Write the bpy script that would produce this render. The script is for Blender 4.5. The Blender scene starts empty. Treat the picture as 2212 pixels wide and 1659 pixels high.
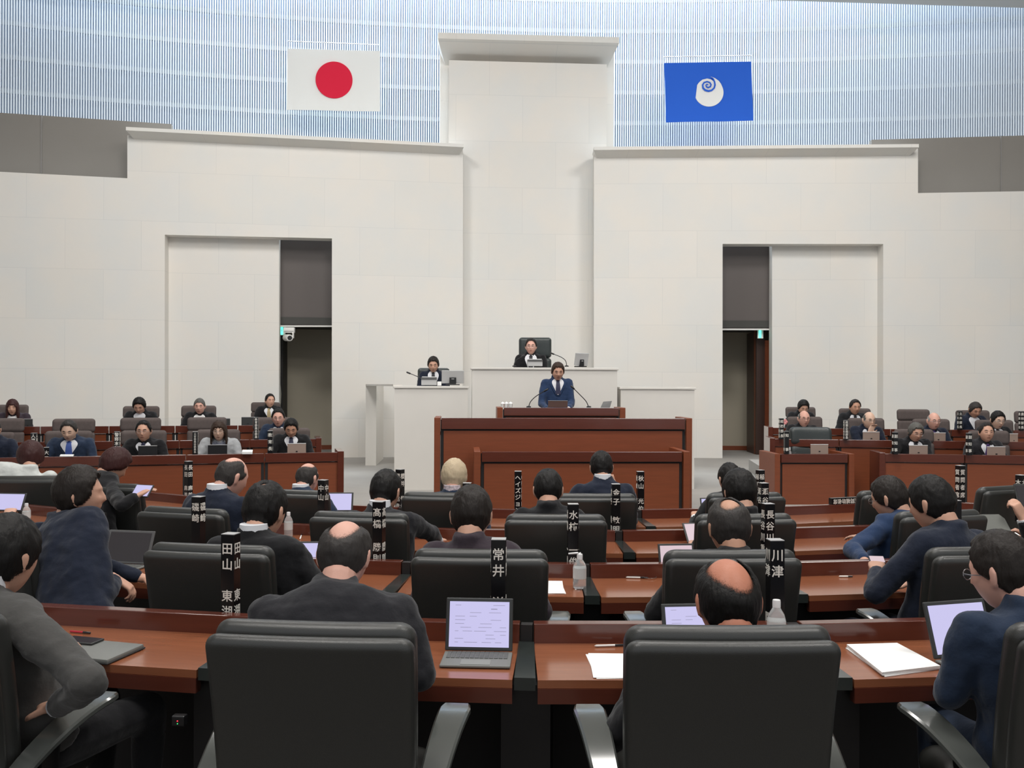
import bpy, bmesh, math, random
from mathutils import Vector, Matrix, noise
random.seed(7)
sc = bpy.context.scene
COL = sc.collection
D2R = math.pi/180
# ---------------------------------------------------------------- camera
F_PX = 1900.0
YAW, ROLL = 3.2*D2R, 0.25*D2R
CAM = Vector((-1.25, 0.0, 1.70))
FW = Vector((math.sin(YAW), math.cos(YAW), 0))
R0 = Vector((math.cos(YAW), -math.sin(YAW), 0)); U0 = Vector((0, 0, 1))
RT = R0*math.cos(ROLL)+U0*math.sin(ROLL)
UP = U0*math.cos(ROLL)-R0*math.sin(ROLL)
cd = bpy.data.cameras.new('camera'); cam = bpy.data.objects.new('camera', cd); COL.objects.link(cam)
m = Matrix.Identity(4)
for i in range(3):
    m[i][0] = RT[i]; m[i][1] = UP[i]; m[i][2] = -FW[i]; m[i][3] = CAM[i]
cam.matrix_world = m
cd.sensor_width = 36; cd.lens = 36*F_PX/2212; cd.clip_start = .05; cd.clip_end = 200
sc.camera = cam
# ---------------------------------------------------------------- light and exposure
sc.view_settings.view_transform = 'Standard'; sc.view_settings.look = 'None'
sc.view_settings.gamma = 1; sc.view_settings.use_curve_mapping = False
sc.view_settings.exposure = 0.0
w = bpy.data.worlds.new('world'); sc.world = w; w.use_nodes = True
w.node_tree.nodes['Background'].inputs[0].default_value = (0.93, 0.96, 1.0, 1)
w.node_tree.nodes['Background'].inputs[1].default_value = 0.68

def area(name, loc, size, power, color=(1, .97, .93), target=None, size_y=None, spread=None):
    l = bpy.data.lights.new(name, 'AREA'); l.energy = power; l.color = color
    l.size = size
    if size_y: l.shape = 'RECTANGLE'; l.size_y = size_y
    if spread: l.spread = spread
    o = bpy.data.objects.new(name, l); COL.objects.link(o); o.location = loc
    if target is not None:
        o.rotation_euler = (Vector(target)-Vector(loc)).to_track_quat('-Z', 'Y').to_euler()
    return o
# ceiling luminaires of the hall (above the frame) and the skylight slot in front of the louvred wall
area('hall_light', (-5.5, 11.0, 9.8), 3.0, 560, target=(-6.5, 14.5, 0))
area('hall_light', (5.5, 11.0, 9.8), 3.0, 560, target=(6.5, 14.5, 0))
area('hall_light', (0, 6.5, 9.8), 3.0, 640, target=(0, 11.5, 0))
area('hall_light', (-4, 1.0, 9.8), 3.0, 520, target=(-4, 4, 0))
area('hall_light', (4, 1.0, 9.8), 3.0, 520, target=(4, 4, 0))
area('skylight', (0, 20.3, 13.6), 26, 3900, color=(.80, .91, 1), target=(0, 20.8, 0), size_y=1.2)

# ---------------------------------------------------------------- pixel -> world helpers (photo frame 2212x1659)
def ray(px, py): return FW + RT*((px-1106)/F_PX) - UP*((py-829.5)/F_PX)
def P(px, py, d): return CAM + ray(px, py)*d
def onZ(px, py, z):
    r = ray(px, py); t = (z-CAM.z)/r.z; return CAM+r*t
def onPl(px, py, q, n):
    r = ray(px, py); t = (q-CAM).dot(n)/r.dot(n); return CAM+r*t
def onY(px, py, Y): return onPl(px, py, Vector((0, Y, 0)), Vector((0, 1, 0)))

# ---------------------------------------------------------------- materials
MATS = {}
def mat(name, col, rough=.6, spec=.5, metal=0, var=0, vscale=4, bump=0, bscale=60, coat=0, emis=0, trans=0, stretch=None, sheen=0):
    if name in MATS: return MATS[name]
    mt = bpy.data.materials.new(name); mt.use_nodes = True; nt = mt.node_tree
    b = nt.nodes['Principled BSDF']
    c = (*col, 1)
    b.inputs['Base Color'].default_value = c; b.inputs['Roughness'].default_value = rough
    b.inputs['Specular IOR Level'].default_value = spec; b.inputs['Metallic'].default_value = metal
    b.inputs['Coat Weight'].default_value = coat; b.inputs['Coat Roughness'].default_value = .12
    if sheen: b.inputs['Sheen Weight'].default_value = sheen; b.inputs['Sheen Roughness'].default_value = .5
    if trans: b.inputs['Transmission Weight'].default_value = trans; b.inputs['IOR'].default_value = 1.33
    if emis:
        b.inputs['Emission Color'].default_value = c; b.inputs['Emission Strength'].default_value = emis
    tc = nt.nodes.new('ShaderNodeTexCoord')
    src = tc.outputs['Object']
    if stretch:
        mp = nt.nodes.new('ShaderNodeMapping'); mp.inputs['Scale'].default_value = stretch
        nt.links.new(src, mp.inputs[0]); src = mp.outputs[0]
    if var:
        n = nt.nodes.new('ShaderNodeTexNoise'); n.inputs['Scale'].default_value = vscale; n.inputs['Detail'].default_value = 6
        nt.links.new(src, n.inputs['Vector'])
        r = nt.nodes.new('ShaderNodeMapRange'); r.inputs[1].default_value = .3; r.inputs[2].default_value = .7
        r.inputs[3].default_value = 1-var; r.inputs[4].default_value = 1+var
        nt.links.new(n.outputs[0], r.inputs[0])
        mx = nt.nodes.new('ShaderNodeMix'); mx.data_type = 'RGBA'; mx.blend_type = 'MULTIPLY'; mx.inputs[0].default_value = 1
        mx.inputs[6].default_value = c
        cb = nt.nodes.new('ShaderNodeCombineColor')
        for i in range(3): nt.links.new(r.outputs[0], cb.inputs[i])
        nt.links.new(cb.outputs[0], mx.inputs[7]); nt.links.new(mx.outputs[2], b.inputs['Base Color'])
    if bump:
        n2 = nt.nodes.new('ShaderNodeTexNoise'); n2.inputs['Scale'].default_value = bscale; n2.inputs['Detail'].default_value = 4
        nt.links.new(src, n2.inputs['Vector'])
        bp = nt.nodes.new('ShaderNodeBump'); bp.inputs['Strength'].default_value = bump; bp.inputs['Distance'].default_value = .01
        nt.links.new(n2.outputs[0], bp.inputs['Height']); nt.links.new(bp.outputs[0], b.inputs['Normal'])
    MATS[name] = mt; return mt

def stone_mat():
    mt = bpy.data.materials.new('stone_panels'); mt.use_nodes = True; nt = mt.node_tree; b = nt.nodes['Principled BSDF']
    b.inputs['Roughness'].default_value = .55; b.inputs['Specular IOR Level'].default_value = .25
    tc = nt.nodes.new('ShaderNodeTexCoord'); sp = nt.nodes.new('ShaderNodeSeparateXYZ'); nt.links.new(tc.outputs['Object'], sp.inputs[0])
    cb = nt.nodes.new('ShaderNodeCombineXYZ'); nt.links.new(sp.outputs[0], cb.inputs[0]); nt.links.new(sp.outputs[2], cb.inputs[1])
    br = nt.nodes.new('ShaderNodeTexBrick'); br.offset = .5; br.inputs['Scale'].default_value = 1
    br.inputs['Brick Width'].default_value = 1.42; br.inputs['Row Height'].default_value = .98
    br.inputs['Mortar Size'].default_value = .004; br.inputs['Mortar Smooth'].default_value = .2
    br.inputs['Color1'].default_value = (.79, .765, .73, 1); br.inputs['Color2'].default_value = (.76, .745, .715, 1)
    br.inputs['Mortar'].default_value = (.69, .68, .66, 1)
    nt.links.new(cb.outputs[0], br.inputs['Vector'])
    n = nt.nodes.new('ShaderNodeTexNoise'); n.inputs['Scale'].default_value = 1.1; n.inputs['Detail'].default_value = 3
    nt.links.new(cb.outputs[0], n.inputs['Vector'])
    cr = nt.nodes.new('ShaderNodeValToRGB'); cr.color_ramp.elements[0].color = (.95, .97, .98, 1); cr.color_ramp.elements[1].color = (1.0, .985, .96, 1)
    cr.color_ramp.elements[0].position = .35; cr.color_ramp.elements[1].position = .65
    nt.links.new(n.outputs[0], cr.inputs[0])
    mx = nt.nodes.new('ShaderNodeMix'); mx.data_type = 'RGBA'; mx.blend_type = 'MULTIPLY'; mx.inputs[0].default_value = 1
    nt.links.new(br.outputs[0], mx.inputs[6]); nt.links.new(cr.outputs[0], mx.inputs[7]); nt.links.new(mx.outputs[2], b.inputs['Base Color'])
    return mt
STONE = stone_mat()
def wood(name, col, rough=.35, sx=(1.2, 14, 14), spec=.4, coat=0):
    return mat(name, col, rough, spec, var=.07, vscale=3, stretch=sx, coat=coat)
W_PANEL = wood('wood_panel', (.205, .055, .022), .4)
W_TRIM = wood('wood_trim', (.105, .028, .017), .2, coat=.5)
W_TOP = wood('wood_desktop', (.27, .095, .045), .2, coat=.35)
W_DARK = mat('dark_underside', (.012, .010, .010), .6)
LEATHER = mat('black_leather', (.027, .0275, .025), .38, .7, bump=.10, bscale=420)
LEATHER_G = mat('dark_grey_leather', (.030, .038, .038), .36, .5, bump=.25, bscale=120)
PLASTIC = mat('polished_dark_plastic', (.075, .080, .074), .15, .7, coat=.5)
METAL = mat('brushed_metal', (.35, .35, .36), .3, metal=.9)
FABRIC = mat('grey_fabric', (.105, .085, .080), .9, .2, var=.06, vscale=30, bump=.2, bscale=300)
BLACK = mat('black_plastic', (.010, .010, .011), .35)
PLATE = mat('black_lacquer_plate', (.006, .006, .007), .22, .5)
WHITE_INK = mat('white_lettering', (.75, .72, .66), .6)
WHITEP = mat('white_paint', (.80, .79, .76), .5)
DAISM = mat('dais_stone', (.70, .675, .63), .5, .3, var=.02, vscale=1.5)
CARPET = mat('grey_carpet', (.36, .345, .325), .95, .1, var=.06, vscale=1.5, bump=.3, bscale=400)
CARPET_D = mat('brown_carpet', (.10, .085, .075), .95, .1, var=.1, vscale=3)
GALLERY = mat('gallery_panel', (.25, .235, .215), .35, .4, var=.03, vscale=.6)
SILVER = mat('silver_casing', (.42, .42, .42), .4, .5)
SCREEN = mat('lit_screen', (.60, .57, .87), .3, emis=.95)
SCREEN_P = mat('pinkish_screen', (.80, .62, .68), .3, emis=.85)
for q_ in (SCREEN, SCREEN_P): q_.node_tree.nodes['Principled BSDF'].inputs['Base Color'].default_value = (.02, .02, .025, 1)
SCREEN_OFF = mat('dark_screen', (.030, .024, .026), .2)
PAPER = mat('paper', (.85, .85, .84), .7)
CASE_D = mat('charcoal_case', (.035, .037, .037), .5)
CASE_G = mat('grey_case', (.17, .175, .165), .55)
CASE_T = mat('lid_tan_reflection', (.34, .255, .21), .35)  # tan reflection on the laptop lids, painted in as their base colour
CLEAR = mat('clear_bottle', (.93, .95, .95), .12, trans=.75)
CAPM = mat('white_cap', (.82, .82, .82), .4)
SHIRT = mat('white_shirt', (.74, .75, .78), .8, .2)

# ---------------------------------------------------------------- mesh helpers
def link(o, parent=None):
    COL.objects.link(o)
    if parent: o.parent = parent
    return o
def obj(name, bm, mt, parent=None, smooth=True, sub=0):
    me = bpy.data.meshes.new(name); bmesh.ops.recalc_face_normals(bm, faces=bm.faces); bm.to_mesh(me); bm.free()
    if mt: me.materials.append(mt)
    if smooth:
        me.polygons.foreach_set('use_smooth', [True]*len(me.polygons))
        try: me.set_sharp_from_angle(angle=40*D2R)
        except Exception: pass
    o = bpy.data.objects.new(name, me); link(o, parent)
    return o
def thing(name, label, cat, loc=(0, 0, 0), rz=0, group=None):
    o = bpy.data.objects.new(name, None); o.empty_display_size = .1; COL.objects.link(o)
    o.location = loc; o.rotation_euler = (0, 0, rz); o['label'] = label; o['category'] = cat
    if group: o['group'] = group
    return o
def tag(o, label, cat, group=None):
    o['label'] = label; o['category'] = cat
    if group: o['group'] = group
    return o
def struct(o): o['kind'] = 'structure'; return o
def dup(root, loc, rz, label, group=None):
    r = root.copy(); COL.objects.link(r); r.location = loc; r.rotation_euler = (0, 0, rz); r['label'] = label
    if group: r['group'] = group
    for ch in root.children:
        c = ch.copy(); COL.objects.link(c); c.parent = r
        for g in ch.children:
            e = g.copy(); COL.objects.link(e); e.parent = c
    return r
def NB(): return bmesh.new()
def box(bm, c, s, bev=0, M=None, seg=2):
    r = bmesh.ops.create_cube(bm, size=1); vs = r['verts']
    for v in vs: v.co = Vector((v.co.x*s[0], v.co.y*s[1], v.co.z*s[2]))
    if bev:
        es = list({e for v in vs for e in v.link_edges})
        rr = bmesh.ops.bevel(bm, geom=es, offset=bev, segments=seg, affect='EDGES', profile=.5)
        vs = list({v for f in rr['faces'] for v in f.verts} | {v for v in vs if v.is_valid})
    T = Matrix.Translation(c)
    if M: T = T @ M
    for v in vs: v.co = T @ v.co
    return vs
def cuboid(bm, lo, hi, bev=0):
    lo = Vector(lo); hi = Vector(hi); return box(bm, (lo+hi)/2, [abs(hi[i]-lo[i]) for i in range(3)], bev)
def frame_of(t, xref=Vector((1, 0, 0))):
    t = t.normalized(); x = xref - t*xref.dot(t)
    if x.length < 1e-3: x = Vector((0, 1, 0)) - t*t.y
    x.normalize(); return x, t.cross(x)
def loft(bm, pts, rad, xref=Vector((1, 0, 0)), n=14, power=2.0, caps=True):
    """closed tube through pts, rad = list of r or (rx, ry)"""
    rings = []
    L = len(pts)
    for i, p in enumerate(pts):
        p = Vector(p)
        t = Vector(pts[min(i+1, L-1)])-Vector(pts[max(i-1, 0)])
        if t.length < 1e-6: t = Vector((0, 0, 1))
        x, y = frame_of(t, xref)
        r = rad[i]; rx, ry = (r if isinstance(r, (tuple, list)) else (r, r))
        ring = []
        for k in range(n):
            a = 2*math.pi*k/n; c, s = math.cos(a), math.sin(a)
            cx = math.copysign(abs(c)**(2/power), c); sy = math.copysign(abs(s)**(2/power), s)
            ring.append(bm.verts.new(p + x*(rx*cx) + y*(ry*sy)))
        rings.append(ring)
    for a, b in zip(rings, rings[1:]):
        for k in range(n): bm.faces.new((a[k], a[(k+1) % n], b[(k+1) % n], b[k]))
    if caps:
        bm.faces.new(rings[0][::-1]); bm.faces.new(rings[-1])
    return rings
def ball(bm, c, r, M=None, seg=12):
    rr = bmesh.ops.create_uvsphere(bm, u_segments=seg, v_segments=max(6, seg*2//3), radius=1)
    for v in rr['verts']:
        q = Vector((v.co.x*r[0], v.co.y*r[1], v.co.z*r[2]))
        if M: q = M @ q
        v.co = q+Vector(c)
def limb(bm, a, b, ra, rb, n=12, mid=None):
    a = Vector(a); b = Vector(b); d = (b-a); L = d.length; u = d/L if L > 1e-6 else Vector((0, 0, 1))
    pts = [a-u*ra*.8, a-u*ra*.45, a, a+d*.33, a+d*.66, b, b+u*rb*.45, b+u*rb*.8]
    m1 = mid if mid else (ra+rb)/2
    loft(bm, pts, [ra*.45, ra*.85, ra, ra*.66+m1*.34, rb*.6+m1*.4, rb, rb*.85, rb*.45], n=n)
def lathe(bm, prof, c=(0, 0, 0), n=16):
    rings = []
    for r, z in prof:
        rings.append([bm.verts.new((c[0]+r*math.cos(2*math.pi*k/n), c[1]+r*math.sin(2*math.pi*k/n), c[2]+z)) for k in range(n)])
    for a, b in zip(rings, rings[1:]):
        for k in range(n): bm.faces.new((a[k], a[(k+1) % n], b[(k+1) % n], b[k]))
    bm.faces.new(rings[0][::-1]); bm.faces.new(rings[-1])
def prism(bm, pts, off):
    """extrude polygon pts (3D, any planar) by vector off"""
    off = Vector(off)
    a = [bm.verts.new(Vector(p)) for p in pts]; b = [bm.verts.new(Vector(p)+off) for p in pts]
    bm.faces.new(a); bm.faces.new(b[::-1]); n = len(a)
    for i in range(n): bm.faces.new((a[i], b[i], b[(i+1) % n], a[(i+1) % n]))
def pad(bm, w, h, t, R, warp=None, c=(0, 0, 0), nx=8, nz=8):
    """rounded pillow slab in the XZ plane, thickness along Y"""
    r = t/2
    def samples(L, n):
        H = L/2; offs = [0, .12*r, .35*r, .7*r]
        if R > r: offs += [r*1.02, R]
        else: offs += [R*1.02]
        offs = sorted(set(offs)); e = [H-o for o in offs]
        inner = e[-1]; mid = [inner*(1-2*i/n) for i in range(1, n)]
        return e + mid + [-q for q in reversed(e)]
    xs = samples(w, nx); zs = samples(h, nz)
    def mapp(X, Z):
        ix = max(-(w/2-R), min(w/2-R, X)); iz = max(-(h/2-R), min(h/2-R, Z))
        a = (X-ix)/R; b = (Z-iz)/R
        aa = a*math.sqrt(max(0, 1-b*b/2)); bb = b*math.sqrt(max(0, 1-a*a/2))
        if abs(a) > 1e-9 and abs(b) > 1e-9: e = R*(1-math.hypot(aa, bb))
        else: e = min(w/2-abs(X), h/2-abs(Z))
        e = min(e, w/2-abs(X) if abs(b) < 1e-9 else e)
        yy = r if e >= r else math.sqrt(max(0, r*r-(r-e)**2))
        return ix+aa*R, iz+bb*R, yy
    grids = []
    for sgn in (1, -1):
        g = []
        for X in xs:
            row = []
            for Z in zs:
                x, z, y = mapp(X, Z)
                v = Vector((x, sgn*y, z))
                if warp: v = warp(v)
                row.append(bm.verts.new(v+Vector(c)))
            g.append(row)
        for i in range(len(xs)-1):
            for j in range(len(zs)-1):
                bm.faces.new((g[i][j], g[i+1][j], g[i+1][j+1], g[i][j+1]))
        grids.append(g)
    allv = [v for g in grids for row in g for v in row]
    bmesh.ops.remove_doubles(bm, verts=allv, dist=1e-5)

# text ---------------------------------------------------------------
_tx = {}
def text_mesh(body, size, bold=.02, line=1.0, hscale=1.0):
    key = (body, size, bold, line)
    if key in _tx: return _tx[key]
    cu = bpy.data.curves.new('t', 'FONT'); cu.body = body; cu.size = size; cu.align_x = 'CENTER'; cu.align_y = 'CENTER'
    cu.space_line = line; cu.offset = bold*size; cu.extrude = .0006; cu.resolution_u = 2
    o = bpy.data.objects.new('t', cu); COL.objects.link(o)
    dg = bpy.context.evaluated_depsgraph_get()
    me = bpy.data.meshes.new_from_object(o.evaluated_get(dg)); bpy.data.objects.remove(o); bpy.data.curves.remove(cu)
    _tx[key] = me; return me
def add_text(bm, body, size, M, **k):
    me = text_mesh(body, size, **k); n0 = len(bm.verts)
    bm.from_mesh(me); bm.verts.ensure_lookup_table()
    for v in bm.verts[n0:]: v.co = M @ v.co
def vert_chars(bm, chars, size, pitch, top, M, bold=.02):
    """one glyph below the other, M places the local XY text plane (y up)"""
    for i, c in enumerate(chars):
        if c in ' 　': continue
        add_text(bm, c, size, M @ Matrix.Translation((0, top-pitch*(i+.5), 0)), bold=bold)
# ================================================================ THE ROOM
ZF = 0.18                                   # front floor level
def floorz(Y): return -.0315*(Y-2.3)
bm = NB()
prism(bm, [(-17, -4, floorz(-4)), (17, -4, floorz(-4)), (17, 8.9, floorz(8.9)), (-17, 8.9, floorz(8.9))], (0, 0, -.2))
struct(obj('floor', bm, CARPET_D, smooth=False))
bm = NB(); cuboid(bm, (-17, 8.9, -.4), (17, 24, ZF)); struct(obj('floor', bm, CARPET, smooth=False))

A5 = 5.2*D2R
QL = P(1000, 700, 18.35); DL = Vector((-math.cos(A5), -math.sin(A5), 0)); NL = Vector((DL.y, -DL.x, 0))
QR = P(1283, 700, 18.35); DR = Vector((math.cos(A5), -math.sin(A5), 0)); NR = Vector((-DR.y, DR.x, 0))
if NL.dot(FW) > 0: NL = -NL
if NR.dot(FW) > 0: NR = -NR                  # both normals face the hall
def PL(px, py, off=0): return onPl(px, py, QL+NL*off, NL)
def PR(px, py, off=0): return onPl(px, py, QR+NR*off, NR)
def flz(p, z=ZF): return Vector((p.x, p.y, z))
def place_local(bmverts, o, q, dx):
    pass
def wallobj(name, polys, q, dx, n, thick, mt, parent=None):
    """polys of world points in one vertical plane; local X runs along the wall so that panels line up"""
    X = Vector((abs(dx.x), dx.y*(1 if dx.x > 0 else -1), 0)).normalized()
    Mw = Matrix.Identity(4); Y = Vector((-X.y, X.x, 0))
    for i in range(3): Mw[i][0] = X[i]; Mw[i][1] = Y[i]; Mw[i][2] = (0, 0, 1)[i]; Mw[i][3] = (q.x, q.y, 0)[i]
    inv = Mw.inverted(); bm = NB()
    for pl in polys: prism(bm, [inv @ p for p in pl], inv.to_3x3() @ (-n*thick))
    o = obj(name, bm, mt, parent, smooth=False); o.matrix_world = Mw
    return o
# left block with its doorway recess; right block; bottom corners at floor level
def ext(P_, pxa, pya, pxb, pyb, px): return P_(px, pya+(pyb-pya)*(px-pxa)/(pxb-pxa))
tl = ext(PL, 0, 371, 275, 385, -1500)
left = [tl, PL(275, 385), PL(275, 292), PL(1000, 320), flz(PL(1000, 900)), flz(PL(717, 900)), PL(717, 515), PL(356, 507),
        flz(PL(356, 900)), flz(tl)]
struct(wallobj('wall_left', [left], QL, DL, NL, .35, STONE))
trr = ext(PR, 1983, 417, 2212, 413, 3600)
right = [PR(1283, 326), PR(1983, 321), PR(1983, 417), trr, flz(trr), flz(PR(1908, 900)), PR(1908, 527), PR(1561, 527),
         flz(PR(1561, 900)), flz(PR(1283, 900))]
struct(wallobj('wall_right', [right], QR, DR, NR, .35, STONE))
# recessed panels inside the two doorways (sliding stone-clad leaves)
b = .32
pl = [PL(330, 480, -b), PL(603, 480, -b), flz(PL(603, 900, -b)), flz(PL(330, 900, -b))]
struct(wallobj('wall_left_recess', [pl], QL, DL, NL, .25, STONE))
pl = [PR(1668, 500, -b), PR(1935, 500, -b), flz(PR(1935, 900, -b)), flz(PR(1668, 900, -b))]
struct(wallobj('wall_right_recess', [pl], QR, DR, NR, .25, STONE))
# passages behind the openings: grey upper panel, white bar, beige wall below, dark trim, door frame
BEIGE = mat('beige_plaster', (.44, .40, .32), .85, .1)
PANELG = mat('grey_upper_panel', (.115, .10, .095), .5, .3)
for side, PP, q, dx, n, xa, xb, ytop, ybar in (('left', PL, QL, DL, NL, 603, 717, 500, 705), ('right', PR, QR, DR, NR, 1561, 1668, 515, 712)):
    e = 30
    xa2, xb2 = (xa-4, xb+e) if side == 'left' else (xa-e, xb+4)
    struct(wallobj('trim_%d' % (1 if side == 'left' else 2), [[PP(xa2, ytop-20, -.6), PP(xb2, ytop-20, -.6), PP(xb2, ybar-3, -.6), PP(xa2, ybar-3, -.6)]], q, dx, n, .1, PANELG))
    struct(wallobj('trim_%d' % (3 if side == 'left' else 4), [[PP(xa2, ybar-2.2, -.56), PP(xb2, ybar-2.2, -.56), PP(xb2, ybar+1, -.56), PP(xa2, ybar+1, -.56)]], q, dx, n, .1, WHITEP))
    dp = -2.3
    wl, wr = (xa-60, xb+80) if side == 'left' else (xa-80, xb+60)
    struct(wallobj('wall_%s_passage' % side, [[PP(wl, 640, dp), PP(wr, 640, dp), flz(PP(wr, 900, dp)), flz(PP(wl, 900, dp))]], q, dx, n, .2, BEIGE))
    g0 = flz(PP(wl, 900, dp+.03)); g1 = flz(PP(wr, 900, dp+.03)); u = Vector((0, 0, .10))
    struct(wallobj('baseboard_%s' % side, [[g0+u, g1+u, g1, g0]], q, dx, n, .03, W_PANEL))
    # side walls and lid of the passage
    for k, xx in enumerate((wl, wr)):
        p0 = flz(PP(xx, 900, dp)); p1 = p0+n*(-dp-.7); bm = NB()
        prism(bm, [p0, p1, p1+Vector((0, 0, 3.2)), p0+Vector((0, 0, 3.2))], dx*.1)
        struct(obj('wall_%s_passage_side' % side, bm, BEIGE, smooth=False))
    bm = NB(); c = [PP(wl, ybar, dp), PP(wr, ybar, dp)]
    zc = 2.93
    prism(bm, [Vector((c[0].x, c[0].y, zc)), Vector((c[1].x, c[1].y, zc)), Vector((c[1].x, c[1].y, zc))+n*1.72, Vector((c[0].x, c[0].y, zc))+n*1.72], (0, 0, .15))
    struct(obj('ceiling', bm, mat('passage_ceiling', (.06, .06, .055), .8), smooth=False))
    # wooden door and frame at the outer jamb of the passage
    if side == 'left':
        xs = (604, 611)
    else:
        xs = (1634, 1652)
    dr = wallobj('door_%d' % (1 if side == 'left' else 2), [[PP(xs[0], ybar+4, -1.0), PP(xs[1], ybar+4, -1.0), flz(PP(xs[1], 900, -1.0)), flz(PP(xs[0], 900, -1.0))]], q, dx, n, .9, W_DARK if side == 'left' else mat('dark_brown_door', (.045, .022, .016), .4))
    struct(dr)
    if side == 'right':
        fr = wallobj('trim_5', [[PP(1653, 735, -.95), PP(1664, 735, -.95), flz(PP(1664, 900, -.95)), flz(PP(1653, 900, -.95))]], q, dx, n, .06, W_PANEL); struct(fr)
        fr = wallobj('trim_6', [[PP(1631, ybar+2, -1.1), PP(1634, ybar+2, -1.1), flz(PP(1634, 900, -1.1)), flz(PP(1631, 900, -1.1))]], q, dx, n, .1, W_PANEL); struct(fr)
# outer soffit of recess is the slab itself. central tower
Yt = P(1140, 700, 18.75).y
T = lambda px, py, off=0: onY(px, py, Yt+off)
def ybox(name, pts_px, Y, depth, mt, zb=None):
    bm = NB(); pts = [onY(a, b_, Y) for a, b_ in pts_px]
    if zb is not None: pts = pts + [Vector((pts[-1].x, Y, zb)), Vector((pts[0].x, Y, zb))]
    o = Vector((0, 0, 0)); prism(bm, pts, (0, depth, 0)); return obj(name, bm, mt, smooth=False)
struct(ybox('wall_tower', [(970, 130), (1311, 139)], Yt, .45, STONE, ZF))
struct(ybox('wall_tower_backing', [(951, 92), (1326, 103)], Yt+.45, .5, STONE, ZF))
# cap of the tower: upright fascia over a bevel that slopes back to the wall
def cornice(name, P0, P1, n, out, h1, h2, mt, cut=.0):
    """P0,P1 top-front edge end points; fascia height h1, sloping part h2 running back by 'out'"""
    d = (P1-P0).normalized(); bm = NB(); rings = []
    for p, s in ((P0, 1), (P1, -1)):
        prof = [p, p-Vector((0, 0, h1)), p-Vector((0, 0, h1+h2))-n*out+d*s*cut, p-Vector((0, 0, h1+h2))-n*(out+.3)+d*s*cut, p-n*(out+.3)]
        rings.append([bm.verts.new(q) for q in prof])
    k = len(rings[0])
    for i in range(k): bm.faces.new((rings[0][i], rings[1][i], rings[1][(i+1) % k], rings[0][(i+1) % k]))
    bm.faces.new(rings[0]); bm.faces.new(rings[1][::-1])
    return struct(obj(name, bm, mt, smooth=False))
n0 = Vector((0, -1, 0))
px = 18.2/F_PX
cornice('trim_cap', onY(946, 70, Yt-.45), onY(1338, 80, Yt-.45), n0, .9, 13*px, 24*px, STONE, cut=.13)
cornice('trim_cornice_left', PL(272, 274, .3), PL(1002, 311, .3), NL, .3, 7*px, 9*px, STONE, cut=.07)
cornice('trim_cornice_right', PR(1283, 317, .3), PR(1985, 311, .3), NR, .3, 7*px, 10*px, STONE, cut=.07)
# dark side galleries above the outer walls
def gal(name, PP, a, ya, bx, yb, q, dx, n):
    off = -.55
    p0 = PP(a, ya, off); p1 = PP(bx, yb, off)
    o = wallobj(name, [[p0, p1, p1-Vector((0, 0, 2.0)), p0-Vector((0, 0, 2.0))]], q, dx, n, .15, GALLERY); struct(o)
    # thin upright joints of the glass front
    for k in range(1, 12):
        t = k/12; p = p0.lerp(p1, t)+n*.012
        if k % 2: continue
        bm = NB(); box(bm, (0, 0, -.95), (.02, .02, 1.9)); oo = obj('gallery_joint', bm, mat('gallery_joint', (.26, .25, .24), .4), o, smooth=False)
        oo.matrix_world = Matrix.Translation(p)
    return o
gal('wall_gallery_left', PL, -1500, 144, 370, 268, QL, DL, NL)
gal('wall_gallery_right', PR, 1883, 302, 3600, 253, QR, DR, NR)
# louvred upper wall: concave arc of upright white ribs in front of a pale screen, with level rails
RC, YA, XC = 45.0, 21.25, .2
def arc(s, off=0):
    th = s/RC; r = RC+off
    return Vector((XC+r*math.sin(th), YA-RC+r*math.cos(th), 0)), th
bm = NB(); pit = .0535; S = 17.5; n = int(S/pit)
for i in range(-n, n+1):
    p, th = arc(i*pit); M = Matrix.Rotation(-th, 4, 'Z')
    vs = box(bm, (p.x, p.y, 9.75), (.027, .05, 5.9), M=M)
struct(obj('wall_louvres', bm, mat('white_ribs', (.78, .84, .90), .5, .3), smooth=False))
bm = NB(); prev = None
for i in range(-18, 19):
    p, th = arc(i, .34); a = bm.verts.new((p.x, p.y, 6)); b_ = bm.verts.new((p.x, p.y, 15.0))
    p2, _ = arc(i, .45); c = bm.verts.new((p2.x, p2.y, 6)); d = bm.verts.new((p2.x, p2.y, 15.0))
    if prev:
        pa, pb, pc, pd = prev
        bm.faces.new((pa, a, b_, pb)); bm.faces.new((pc, pd, d, c)); bm.faces.new((pb, b_, d, pd)); bm.faces.new((pa, pc, c, a))
    prev = (a, b_, c, d)
struct(obj('wall_screen', bm, mat('pale_blue_screen', (.45, .56, .73), .8, .1)))
for k in range(7):
    bm = NB(); z = 8.06+.745*k; prev = None
    for i in range(-35, 36):
        ring = []
        for off, dz in ((.03, -.05), (.03, .05), (.09, .05), (.09, -.05)):
            p, th = arc(i*.5, off); ring.append(bm.verts.new((p.x, p.y, z+dz)))
        if prev:
            for j in range(4): bm.faces.new((prev[j], ring[j], ring[(j+1) % 4], prev[(j+1) % 4]))
        prev = ring
    struct(obj('trim_rail', bm, mat('pale_rails', (.58, .68, .80), .5), smooth=False))
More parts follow.
